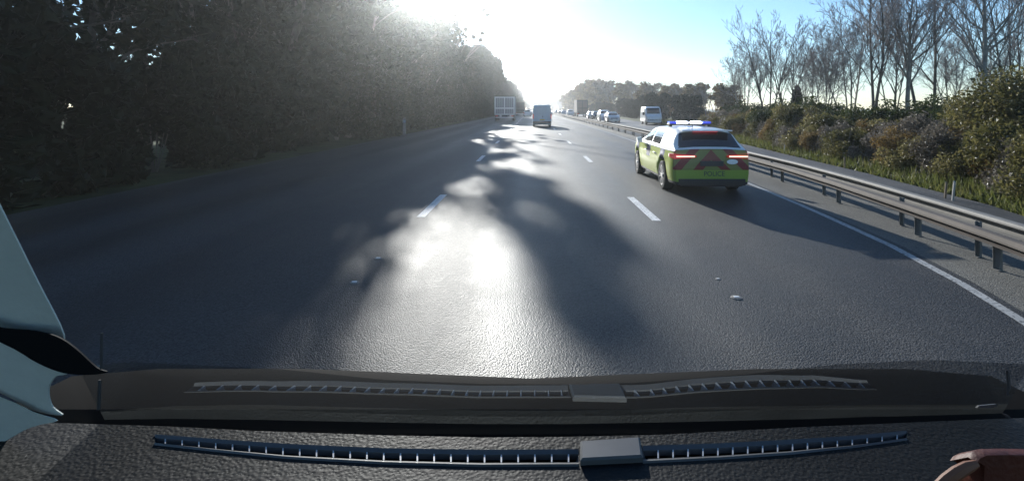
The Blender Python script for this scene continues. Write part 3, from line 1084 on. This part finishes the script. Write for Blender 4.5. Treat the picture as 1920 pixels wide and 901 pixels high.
# -- the police car
def police():
    root = empty('police_car')
    ZT = [(0, .60), (.035, .64), (.05, .80), (.065, 1.00), (.14, 1.03), (.50, 1.385), (.75, 1.44), (1.4, 1.47), (2.4, 1.46), (3.0, 1.40), (3.75, 1.01), (4.4, .92), (4.72, .80), (4.88, .60), (4.92, .45)]
    WB = [(0, .84), (.05, .875), (.2, .91), (.8, .935), (2.5, .935), (4, .92), (4.5, .86), (4.8, .74), (4.92, .62)]
    WR = [(0, .66), (.06, .78), (.14, .76), (.5, .64), (1, .62), (2.4, .62), (3.0, .60), (3.75, .72), (4.92, .5)]
    body, patch, pt = car_shape(4.92, ZT, WB, WR, .97, .20, ((.92, .345), (3.88, .345)))
    body('body', M['livery'], root, station_list(4.92, [.035, .05, .065, .10, .14, .5, .55, .62, .7, .78, .86, .92, .98, 1.06, 1.14, 1.22, 1.3, 3.5, 3.6, 3.7, 3.8, 3.88, 3.96, 4.06, 4.16, 4.26]))
    # windows
    patch('rear_window', M['glass'], root, .165, .485, 9.5, 14.5, 6, 10)
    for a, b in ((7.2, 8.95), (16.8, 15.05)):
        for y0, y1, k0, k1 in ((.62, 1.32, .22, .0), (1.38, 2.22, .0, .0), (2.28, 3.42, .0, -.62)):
            patch('side_window', M['glare_glass'] if y0 < 1 and a < 12 else M['glass'], root, y0, y1, a, b, 8, 4, .005, (k0, k1))
    patch('windscreen', M['glass'], root, 3.05, 3.68, 9.4, 14.6, 6, 10)
    for s in (-1, 1):
        # tail lamps, wrapped round the corner
        tl = MB().prism([(s * .36, -.004, .835), (s * .86, -.004, .80), (s * .885, .03, .80), (s * .92, .28, .82), (s * .92, .28, .90), (s * .885, .03, .915), (s * .86, -.004, .915), (s * .36, -.004, .88)], (0, .06, 0))
        t = tl.build('tail_lamp', M['red_lens'], root)
        MB().box(min(s * .40, s * .83), max(s * .40, s * .83), -.010, .0, .843, .868, ch=.003).build('lit_bar', M['tail_glow'], t)
        for yw in (.92, 3.88):
            wheel(root, s * .82, yw, .335, .235, s)
        MB().prism([(s * .93, 3.02, .97), (s * 1.09, 2.98, .98), (s * 1.11, 2.98, 1.10), (s * .97, 3.02, 1.11)], (0, .13, 0)).build('door_mirror', M['white_paint'], root)
        for yy, zz in ((1.55, .80), (2.55, .80)):
            MB().box(min(s * .925, s * .955), max(s * .925, s * .955), yy, yy + .2, zz, zz + .028, ch=.006).build('door_handle', M['white_paint'], root)
        MB().box(min(s * .55, s * .74), max(s * .55, s * .74), -.006, .02, .255, .30, ch=.01).build('exhaust', M['rim'], root)
    MB().box(-.30, .30, .435, .47, 1.377, 1.392, ch=.004).build('brake_strip', M['brake_strip'], root)
    MB().box(-.60, .60, .30, .56, 1.392, 1.418, ch=.01).build('spoiler', M['white_paint'], root)
    MB().box(-.27, .27, -.004, .02, .645, .755, ch=.004).build('number_plate', M['dark_plate'], root)
    MB().box(-.78, .78, -.015, .03, .22, .37, ch=.02).build('lower_bumper', M['black'], root)
    st = MB()
    st.grid([[(.47 + .13 * q * math.cos(t), .006, .74 + .055 * q * math.sin(t)) for t in np.linspace(0, 6.283, 21)] for q in (0.02, 1.0)])
    o = st.build('sticker', M['sticker'], root); o.location = (0, -.012, 0)
    text_mesh('lettering', 'POLICE', .15, M['lettering'], root, (0.05, -.008, .475), (R(90), 0, 0))
    # light bar
    lb = MB().box(-.56, .56, 1.55, 1.80, 1.50, 1.525, ch=.01).build('light_bar', M['black'], root)
    for x0, x1, m in ((-.55, -.36, 'strobe_blue'), (-.33, -.06, 'strobe'), (.06, .30, 'strobe'), (.33, .55, 'strobe_blue')):
        MB().box(x0, x1, 1.54, 1.81, 1.527, 1.585, ch=.024).build('strobe_lamp', M[m], lb)
    for s in (-1, 1):
        MB().box(s * .5 - .03, s * .5 + .03, 1.6, 1.75, 1.44, 1.50).build('bar_foot', M['black'], lb)
    MB().tube([(-.2, .8, 1.44), (-.22, .74, 1.62)], [.012, .005], 6).build('aerial', M['black'], root)
    return root


pc = police()
PCX, PCY = 3.95, 11.1
pc.location = (PCX, PCY, 0)
pc.rotation_euler = (0, 0, R(-0.5))
pc.scale = (0.94, 1.0, 1.0)
tag(pc, 'police estate car with yellow and blue blocks, red chevrons and lit roof strobes', 'police car')


# -- small cars coming the other way (front towards -Y after turning)
def small_car(name, m, kind='hatch'):
    root = empty(name)
    z = 1.0 if kind == 'hatch' else 1.18
    ZT = [(0, .62), (.04, .9 * z), (.1, 1.0 * z), (.45, 1.36 * z), (.8, 1.44 * z), (2.2, 1.45 * z), (2.7, 1.38 * z), (3.3, .98 * z), (3.95, .86 * z), (4.2, .62), (4.24, .45)]
    WB = [(0, .80), (.1, .86), (.8, .89), (2.5, .89), (3.6, .86), (4.1, .76), (4.24, .66)]
    WR = [(0, .6), (.1, .70), (.5, .6), (2.5, .58), (3.3, .66), (4.24, .5)]
    body, patch, pt = car_shape(4.24, ZT, WB, WR, .94 * z, .20, ((.75, .32), (3.35, .32)))
    body('body', m, root, station_list(4.24, [.04, .1, .45]))
    patch('windscreen', M['glass'], root, 2.75, 3.24, 9.4, 14.6, 5, 8)
    patch('rear_window', M['glass'], root, .14, .43, 9.5, 14.5, 5, 8)
    for a, b in ((7.2, 8.9), (16.8, 15.1)):
        patch('side_window', M['glass'], root, .55, 1.6, a, b, 6, 3, .005, (.2, 0))
        patch('side_window', M['glass'], root, 1.66, 3.0, a, b, 6, 3, .005, (0, -.5))
    for s in (-1, 1):
        MB().box(s * .62 - .15, s * .62 + .15, 4.06, 4.18, .62, .76, ch=.03).build('headlight', M['headlamp'], root)
        MB().box(s * .72 - .1, s * .72 + .1, -.01, .06, .74, .90, ch=.02).build('tail_lamp', M['red_lens'], root)
        for yw in (.75, 3.35):
            wheel(root, s * .78, yw, .31, .2, s)
        MB().box(s * .93 - .07, s * .93 + .07, 2.7, 2.8, .95 * z, 1.07 * z, ch=.02).build('door_mirror', m, root)
    MB().box(-.26, .26, 4.22, 4.25, .40, .50).build('number_plate', M['sticker'], root)
    MB().box(-.45, .45, 4.18, 4.225, .52, .60, ch=.01).build('grille', M['black'], root)
    index_kids(root)
    return root


HC = small_car('oncoming_car', M['silver_paint'])
SU = small_car('oncoming_car', M['white_paint'], 'suv')
DC = small_car('oncoming_car', M['dark_paint'])
og = 'cars in the oncoming lanes'


def put_vehicle(proto, px, py, rz, label, cat, group):
    x, y = ground_at(px, py)
    o = place(proto, x, y, 1.0, rz, label, cat, group)
    o.location.z = 0
    return o


put_vehicle(HC, 1143, 228.5, R(180), 'silver car nearest in the oncoming queue, just past the dark lorry', 'car', og)
put_vehicle(SU, 1129, 227, R(180), 'tall white car close behind the silver one', 'car', og)
put_vehicle(DC, 1115, 223, R(180), 'dark oncoming car in front of the dark lorry', 'car', og)
put_vehicle(HC, 1107, 222.5, R(180), 'silver oncoming car beside the dark lorry', 'car', og)
put_vehicle(SU, 1068, 217.5, R(180), 'white oncoming car behind the dark lorry', 'car', og)
put_vehicle(HC, 1056, 215.5, R(180), 'small silver car further along the oncoming queue', 'car', og)
put_vehicle(DC, 1050, 214.3, R(180), 'tiny dark car far along the oncoming queue', 'car', og)
put_vehicle(HC, 1043, 213, R(180), 'last tiny silver car at the end of the oncoming queue', 'car', og)
put_vehicle(SU, 989, 218.5, 0, 'pale car ahead in the near lane beside the panel van', 'car', 'cars ahead')


# -- vans
def make_van(name, paint, lower, Hh=2.3, W=1.0, L=5.0, rear_detail=True):
    root = empty(name)
    ZT = [(0, Hh * .90), (.02, Hh * .975), (.12, Hh), (L - 1.6, Hh), (L - 1.3, Hh * .95), (L - .75, Hh * .58), (L - .1, Hh * .47), (L, Hh * .30)]

    def ring(y):
        zt = lerp(y, ZT)
        wr = W * .88
        zs = [(W * .86, .30), (W * .97, .36), (W, .62), (W, min(1.1, zt - .1)), (W * .98, min(1.35, zt - .08)), (wr + .02, zt - .12), (wr * .96, zt - .04), (wr * .8, zt)]
        nose = 1.0 if y < L - 1.2 else 1 - .22 * ((y - L + 1.2) / 1.2) ** 2
        pts = [(-x * nose, y, z) for x, z in zs] + [(x * nose, y, z) for x, z in reversed(zs)]
        return pts
    mb = MB()
    ys = [0, .02, .06, .12, .5, .7, .9, 1.1, 1.5, 2.2, 2.8, L - 1.6, L - 1.3, L - 1.0, L - .75, L - .4, L - .1, L]
    rows = [ring(y) for y in ys]
    mb.grid(rows, 0, True)
    n = len(rows[0])
    mb.add(rows[0], [tuple(range(n))]); mb.add(rows[-1], [tuple(range(n))])
    mb.build('body', paint, root, True, 35)
    # rear doors
    for s in (-1, 1):
        x0, x1 = (-.84 * W, -.008) if s < 0 else (.008, .84 * W)
        d = MB().box(x0, x1, -.03, .0, .62, Hh * .93, ch=.012).build('rear_door', paint, root)
        MB().box(x0 + .10, x1 - .08, -.038, -.029, 1.28, Hh * .86, ch=.004).build('door_window' if not rear_detail else 'door_panel', M['glass'] if not rear_detail else paint, d)
        tl = MB().box(s * .93 * W - .055, s * .93 * W + .055, -.035, .06, .85, 1.35, ch=.015).build('tail_lamp', M['red_lens'], root)
        for yw in (.95, L - .95):
            wheel(root, s * (W - .13), yw, .34, .22, s, 8)
        MB().box(s * (W + .13) - .11, s * (W + .13) + .11, L - 1.35, L - 1.2, 1.15, 1.50, ch=.03).build('door_mirror', M['white_paint'] if rear_detail else M['black'], root)
        MB().box(s * .72 * W - .15, s * .72 * W + .15, L - .28, L + .0, .72, .95, ch=.04).build('headlight', M['headlamp'], root)
    MB().box(.03, .09, -.055, -.028, 1.0, 1.16, ch=.01).build('door_handle', M['black'], root)
    MB().box(-W * .97, W * .97, -.10, .05, .36, .60, ch=.03).build('bumper', lower, root)
    MB().box(-.26, .26, -.045, -.03, .70, .81, ch=.003).build('number_plate', M['plate'], root)
    MB().box(-W * .9, W * .9, .05, L - .1, .22, .34).build('chassis', M['black'], root)
    # front screen and side glass
    def fr(y, t):
        z = lerp(y, ZT)
        return (t * W * .78, y + .012, z + .012)
    MB().grid([[fr(y, t) for t in (-1, -.5, 0, .5, 1)] for y in (L - 1.27, L - 1.1, L - .9, L - .79)]).build('windscreen', M['glass'], root)
    for s in (-1, 1):
        MB().prism([(s * (W + .002), L - 2.0, 1.22), (s * (W + .002), L - 1.05, 1.22), (s * (W * .93), L - 1.5, Hh * .86), (s * (W * .93), L - 2.0, Hh * .86)], (s * .006, 0, 0)).build('side_window', M['glass'], root)
    index_kids(root)
    return root


van = make_van('panel_van', M['shaded_white'], M['van_lower'])
x, y = ground_at(1016.5, 238)
van.location = (x, y, 0)
tag(van, 'white panel van coloured in blue grey shade with closed rear doors ahead in the middle lane', 'van')
ov = make_van('oncoming_van', M['white_paint'], M['black'], 2.15, .98, 4.9, False)
x, y = ground_at(1215, 232)
ov.location = (x, y, 0)
ov.rotation_euler = (0, 0, R(176))
tag(ov, 'white oncoming van in the far lanes just before the police car', 'van')


# -- lorries
def lorry(name, W, Hb, L, boxm, framem, doors=True):
    root = empty(name)
    z0 = 1.0
    MB().box(-W, W, .06, L, z0, Hb, ch=.03).build('cargo_box', boxm, root)
    fr = MB()
    for x in (-W, W - .16):
        fr.box(x, x + .16, -.02, .06, z0 - .05, Hb + .02)
    fr.box(-W + .16, W - .16, -.02, .06, Hb - .16, Hb + .02)
    fr.box(-W + .16, W - .16, -.02, .06, z0 - .05, z0 + .12)
    fr.box(-.07, .07, -.02, .012, z0 + .12, Hb - .16)
    fr.build('frame', framem, root)
    for s in (-1, 1):
        x0, x1 = (-W + .17, -.075) if s < 0 else (.075, W - .17)
        d = MB().box(x0, x1, .015, .055, z0 + .13, Hb - .17, ch=.01).build('rear_door', boxm, root)
        rb = MB()
        for q in (.34, .38):
            zz = z0 + (Hb - z0) * q
            rb.box(x0, x1, -.012, .014, zz - .05, zz + .05)
        for k in range(1, 4):
            xx = x0 + (x1 - x0) * k / 4
            rb.box(xx - .015, xx + .015, -.01, .013, z0 + .12, Hb - .14)
        rb.build('lock_bar', framem, d)
        MB().box(s * W * .78 - .18, s * W * .78 + .18, -.02, .05, .72, .84, ch=.01).build('tail_lamp', M['red_lens'], root)
        for yw in (1.2, 2.5, L - .5):
            wheel(root, s * (W - .2), yw, .48, .34, s, 8)
    MB().box(-W * .9, W * .9, -.01, .06, .50, .62, ch=.01).build('underrun_bar', M['box_frame'], root)
    MB().box(-.45, .45, .1, L + .6, .66, z0 - .01).build('chassis', M['black'], root)
    cb = MB()
    pr = [(L + .35, .55), (L + 2.2, .55), (L + 2.25, 1.5), (L + 1.95, Hb * .82), (L + .35, Hb * .86)]
    cb.prism([(-W * .96, a, b) for a, b in pr], (W * 1.92, 0, 0))
    c = cb.build('cab', framem, root)
    cg = MB().prism([(-W * .85, L + 2.262, 1.55), (W * .85, L + 2.262, 1.55), (W * .8, L + 1.99, Hb * .78), (-W * .8, L + 1.99, Hb * .78)], (0, .02, 0))
    cg.build('windscreen', M['glass'], c)
    for s in (-1, 1):
        MB().box(s * W * .75 - .18, s * W * .75 + .18, L + 2.2, L + 2.27, .75, .95, ch=.02).build('headlight', M['headlamp'], c)
    return root


bl = lorry('box_lorry', 1.55, 3.75, 6.5, M['box_grey'], M['box_frame'])
x, y = ground_at(946, 227)
bl.location = (x, y, 0)
tag(bl, 'grey box lorry with paired framed rear doors in the shaded near lane', 'lorry')
dl = lorry('box_lorry', 1.25, 3.9, 8.0, M['box_dark'], M['dark_paint'])
x, y = ground_at(1092, 219.5)
dl.location = (x, y, 0)
tag(dl, 'dark maroon sided tall lorry among the oncoming cars beyond the barrier', 'lorry')
nl = lorry('box_lorry', 1.25, 3.7, 8.0, M['dark_paint'], M['van_lower'])
x, y = ground_at(975, 217.5)
nl.location = (x, y, 0)
tag(nl, 'dark lorry ahead of the grey box lorry in the near lane', 'lorry')

# ------------------------------------------------------------------ our own cab: dashboard, vents, windscreen, pillars
ZD = 1.27                        # dashboard top
DR = H - ZD
dash_y = lambda py: DR * F / (py - CY)


def dash_pt(px, py, z=ZD):
    y = (H - z) * F / (py - CY)
    return Vector(((px - CX) * y / F, y, z))


DF = [(-60, 788), (110, 792), (330, 799), (480, 807), (720, 815), (900, 819), (1060, 818), (1240, 814), (1500, 800), (1850, 785), (2000, 780)]
SB = [(-60, 790), (110, 787), (330, 784), (480, 786), (720, 791), (900, 794), (1060, 794), (1240, 791), (1500, 785), (1850, 775), (2000, 771)]
VC = [(290, 824), (420, 836), (540, 846), (720, 855), (900, 859), (1085, 858), (1205, 852), (1350, 846), (1480, 838), (1600, 828), (1700, 816)]
VH = [(290, 8), (540, 12), (900, 14), (1085, 14), (1205, 14.5), (1480, 12), (1700, 7)]
TILT = [(-60, 66), (290, 66), (420, 75), (540, 82), (720, 86), (900, 88), (1200, 87), (1350, 79), (1480, 70), (1600, 66), (2000, 66)]
UP = [(-60, 690), (180, 690), (290, 678), (540, 692), (720, 711), (900, 719), (1090, 720), (1205, 716), (1380, 702), (1540, 682), (1700, 674), (1830, 680), (2000, 690)]

cab = empty('van_cab', (0, 0.9, 0))
CB = Vector((0, 0.9, 0))


def shift(mb):
    mb.v = [tuple(Vector(p) - CB) for p in mb.v]
    return mb


pxs = list(np.linspace(-60, 2000, 104)) + [290.0, 1085.0, 1205.0, 1700.0]
pxs = sorted(set(pxs))
dash = MB()
chan = MB()


def slot(px):
    return 290 <= px < 1085 or 1205 <= px < 1700


def cols(px):
    pf = dash_pt(px, lerp(px, DF))
    c, h = lerp(px, VC), lerp(px, VH)
    far, near = dash_pt(px, c - h), dash_pt(px, c + h)
    X = near.x
    back = [Vector((near.x, 0.86, ZD)), Vector((near.x, 0.78, ZD + .004)), Vector((near.x, 0.66, ZD - .002)), Vector((near.x, 0.50, ZD - .02)), Vector((near.x, 0.38, ZD - .06)), Vector((near.x, 0.33, ZD - .16)), Vector((near.x, 0.33, ZD - .6))]
    if near.y < 0.87:
        back[0] = Vector((near.x, near.y - .01, ZD))
    return pf, far, near, back


for a, b in zip(pxs[:-1], pxs[1:]):
    A, B = cols(a), cols(b)
    lip = lambda p: Vector((p.x, p.y + .006, ZD - .012))
    low = lambda p: Vector((p.x, p.y + .010, ZD - .10))
    dash.grid([[low(A[0]), low(B[0])], [lip(A[0]), lip(B[0])], [A[0], B[0]], [A[1], B[1]]])
    if not slot(a):
        dash.grid([[A[1], B[1]], [A[2], B[2]]])
    dash.grid([[A[2], B[2]]] + [[p, q] for p, q in zip(A[3], B[3])])
dd = shift(dash).build('dashboard', M['leather'], cab, True, 35)
dd['label'] = 'black grained dashboard top'


def vent(a0, a1, fins):
    """recessed demister slot: pale rails round a dark channel crossed by thin fins"""
    rail, ch, fn = MB(), MB(), MB()
    ps = np.linspace(a0, a1, 40)

    def cross(px):
        c, h = lerp(px, VC), lerp(px, VH)
        return [dash_pt(px, c + k * h, ) for k in (-1, -.62, .42, 1)]
    rows_f, rows_n, rows_c = [], [], []
    for px in ps:
        p = cross(px)
        up = Vector((0, 0, .003)); dn = Vector((0, 0, -.035)); d2 = Vector((0, 0, -.010))
        rows_f.append([p[0], p[0] + up, p[1] + Vector((0, 0, -.001)), p[1] + d2 + Vector((0, -.002, 0))])
        rows_n.append([p[2] + d2 + Vector((0, .002, 0)), p[2] + Vector((0, 0, -.002)), p[3] + up, p[3] - Vector((0, .003, .001))])
        rows_c.append([p[1] + Vector((0, -.002, -.010)), p[1] + dn, p[2] + dn, p[2] + Vector((0, .002, -.010))])
    rail.grid(rows_f); rail.grid(rows_n)
    for px in (a0, a1):
        p = cross(px)
        e = Vector((.012 if px == a0 else -.012, 0, 0))
        rail.grid([[p[1] + Vector((0, 0, -.001)), p[2] + Vector((0, 0, -.001))], [p[1] + e + Vector((0, 0, -.03)), p[2] + e + Vector((0, 0, -.03))]])
        rail.add([p[0], p[1], p[2], p[3]], [(0, 1, 2, 3)])
    ch.grid(rows_c)
    o = shift(rail).build('demister_vent', M['vent_rail'], cab, True, 35)
    shift(ch).build('channel', M['black'], o)
    for px in fins:
        p = cross(px)
        f, nn = p[1] + Vector((0, 0, -.001)), p[2] + Vector((0, 0, -.001))
        fn = MB()
        fn.add([f + Vector((-.0013, 0, 0)), nn + Vector((-.0013, 0, 0)), nn + Vector((.0013, 0, 0)), f + Vector((.0013, 0, 0)),
                f + Vector((-.0013, 0, -.02)), nn + Vector((-.0013, 0, -.02)), nn + Vector((.0013, 0, -.02)), f + Vector((.0013, 0, -.02))],
               [(0, 1, 2, 3), (4, 7, 6, 5), (0, 4, 5, 1), (3, 2, 6, 7), (1, 5, 6, 2), (0, 3, 7, 4)])
        shift(fn).build('vent_slat', M['vent_fin'], o)
    return o


vent(290, 1085, [310 + 31.5 * k for k in range(25)])
vent(1205, 1700, [1234 + 28 * k for k in range(17)])

# smooth cover block between the two vents
p0, p1 = dash_pt(1088, 836), dash_pt(1200, 829)
q0, q1 = dash_pt(1088, 872), dash_pt(1206, 866)
cv = MB()
top = Vector((0, 0, .012)); dn = Vector((0, 0, -.01))
bm_ = [p0, p1, q1, q0]
ins = [Vector((.004, -.003, 0)), Vector((-.004, -.003, 0)), Vector((-.004, .003, 0)), Vector((.004, .003, 0))]
cv.grid([[p + dn for p in bm_], [p + top * .7 for p in bm_], [p + top + i for p, i in zip(bm_, ins)]], 0, True)
cv.add([p + top + i for p, i in zip(bm_, ins)], [(0, 1, 2, 3)])
shift(cv).build('sensor_cover', M['cover'], cab)

# trough between dashboard and glass
tr = MB()
tr.grid([[Vector(((px - CX) * 1.0 / F, y, z)) for px in np.linspace(-260, 2200, 30)] for y, z in ((.90, 1.17), (1.10, 1.17), (1.128, 1.232))])
shift(tr).build('screen_trough', M['soft_black'], cab)

# windscreen: glossy lower band and the clear dusty pane above it
ws = empty('windscreen'); ws.parent = cab
bd = MB()
rows = []
for px in np.linspace(196, 1880, 90):
    B = dash_pt(px, lerp(px, SB))
    al = R(lerp(px, TILT))
    r = (lerp(px, UP) - CY) / F
    t = (DR - r * B.y) / (math.sin(al) - r * math.cos(al))
    rows.append([B + Vector((0, -math.cos(al), math.sin(al))) * t * k / 6 for k in range(0, 7)])
bd.grid(rows)
bd = shift(bd).build('glossy_band', M['band'], ws, True, 180)
bd['label'] = 'glossy lower band of the windscreen mirroring the dashboard vents'
pane = MB()
a55 = R(70)
up55 = Vector((0, -math.cos(a55), math.sin(a55)))
nrm = Vector((0, -math.sin(a55), -math.cos(a55)))
P0 = Vector((0, 1.0, ZD))
lo, hi = P0 - up55 * .02, P0 + up55 * 1.05
pane.prism([lo + Vector((-1.25, 0, 0)), lo + Vector((1.25, 0, 0)), hi + Vector((1.1, 0, 0)), hi + Vector((-1.1, 0, 0))], -nrm * SLAB)
shift(pane).build('glass', M['screen'], ws)


# pillars: pale trim on the passenger side, black on the driver side
def scr(px, py, back=0.0):
    """point of the glass plane seen at a pixel, BACK metres nearer to the lens"""
    u, v = (px - CX) / F, -(py - CY) / F
    t = math.tan(a55)
    y = (P0.y + (ZD - H) / t) / (1 + v / t)
    k = (y - back) / y
    return Vector((u * y * k, y * k, H + v * y * k))


def slab(name, m, pts, back=0.04, th=0.03):
    if len(pts) > 5:                      # round the outline off
        o = []
        n = len(pts)
        P = [Vector(p) for p in pts]
        for i in range(n):
            a, b, c, d = P[i - 1], P[i], P[(i + 1) % n], P[(i + 2) % n]
            for t in (0, .25, .5, .75):
                v = .5 * (2 * b + (c - a) * t + (2 * a - 5 * b + 4 * c - d) * t * t + (3 * b - a - 3 * c + d) * t ** 3)
                o.append((v.x, v.y))
        pts = o
    q = [scr(px, py, back) for px, py in pts]
    mb = MB().prism(q, (0, th, -th * .3))
    mb.m[1] = 1                          # the side against the glass is sealed in black
    return shift(mb).build(name, [m, M['soft_black']], cab)


pl = slab('pillar_trim', M['pillar'], [(-150, 120), (-70, 250), (22, 432), (70, 528), (119, 627), (100, 645), (60, 640), (0, 625), (-300, 610), (-300, 120)], .03, .003)
pl['label'] = 'pale teal grey pillar trim'
slab('pillar_trim', M['pillar'], [(-260, 560), (0, 615), (70, 640), (125, 695), (104, 705), (92, 722), (91, 742), (98, 762), (116, 778), (60, 768), (0, 736), (-260, 620)], .035, .003)
slab('pillar_trim', M['pillar'], [(-260, 650), (0, 745), (60, 772), (106, 788), (60, 800), (0, 832), (-260, 990)], .05, .003)
# dark teardrop reflection in the glass, built as a solid dark piece
td = [(-200, 590), (0, 614), (60, 619), (105, 630), (140, 652), (180, 688), (200, 697), (170, 702), (120, 699), (70, 680), (0, 641), (-200, 560)]
slab('dark_reflection', M['soft_black'], td, .06, .004)
# bright clips at the ends
for q, w in (([(188, 624), (190, 624), (189, 692), (187, 692)], .004), ([(184, 712), (187, 712), (185, 768), (181, 768)], .004),
             ([(1836, 760), (1868, 757), (1871, 760), (1862, 764), (1832, 764)], .004), ([(1882, 775), (1890, 777), (1897, 784), (1893, 784), (1887, 780)], .004),
             ([(1890, 694), (1893, 700), (1895, 722), (1891, 742), (1892, 722)], .004)):
    slab('trim_clip', M['vent_rail'], q, .075, w)

# the body round the cab, so that daylight comes in through the glass only
sh = MB()
roofy = (P0 + up55 * 1.05)
sh.box(-1.05, 1.05, -2.2, roofy.y, roofy.z, roofy.z + .05)
sh.box(-1.07, -1.02, -2.2, 0.15, .5, 1.32)
sh.box(1.02, 1.07, -2.2, 0.15, .5, 1.32)
sh.box(-1.07, -1.02, -1.2, -1.0, 1.32, roofy.z)
sh.box(1.02, 1.07, -1.2, -1.0, 1.32, roofy.z)
sh.box(-1.05, 1.05, -2.25, -2.2, .5, roofy.z)
sh.box(-1.05, 1.05, -2.2, .3, .45, .5)
sh.box(-1.05, -1.0, .15, 1.1, .5, 1.2)
sh.box(1.0, 1.05, .15, 1.1, .5, 1.2)
bn = MB()
bn.grid([[Vector((x * 1.18, yb, zb + (.03 if abs(x) > .5 else 0))) for x in (-1.0, -.97, -.6, 0, .6, .97, 1.0)] for yb, zb in ((1.13, 1.20), (1.3, 1.185), (1.6, 1.05), (1.95, .86), (2.05, .55))])
shift(sh).build('body_shell', M['soft_black'], cab)
shift(bn).build('bonnet', M['bonnet'], cab, True, 60)
tag(cab, 'dark van cab with grained dashboard, long demister vents and dusty windscreen', 'van cab')

# rust coloured leather case on the driver's end of the dashboard
ZB = ZD + .004
out = [(1815, 856), (1822, 847), (1835, 841), (1870, 840), (1940, 841), (1990, 850), (1990, 960), (1828, 960), (1830, 880), (1831, 862), (1822, 856)]
pts = []
cs = empty('leather_case', (0.72, .72, ZD))
mb = MB()
fr_, bk_ = [], []
for px, py in out:
    u, v = (px - CX) / F, -(py - CY) / F
    yy = .80
    fr_.append(Vector((u * yy, yy, H + v * yy)))
for p in fr_:
    bk_.append(p + Vector((0, .035, -.03)))
n = len(out)
c0 = sum(fr_, Vector()) / n
mb.grid([[c0 + (p - c0) * .93 + Vector((0, -.012, 0)) for p in fr_], fr_, bk_], 0, True)
mb.add([c0 + (p - c0) * .93 + Vector((0, -.012, 0)) for p in fr_], [tuple(range(n))]); mb.add(bk_, [tuple(range(n))])
mb.v = [tuple(Vector(p) - cs.location) for p in mb.v]
mb.build('case_body', M['rust_leather'], cs, True, 50)
st = MB()
pl_ = []
for px, py in [(1832, 868), (1815, 874), (1795, 885), (1776, 899), (1760, 915)]:
    u, v = (px - CX) / F, -(py - CY) / F
    pl_.append(Vector((u * .79, .79, H + v * .79)) - cs.location)
st.tube(pl_, [.005, .008, .009, .009, .009], 8)
st.build('strap', M['tan_leather'], cs, True)
tag(cs, 'rust brown leather case with a paler strap at the end of the dashboard', 'case')
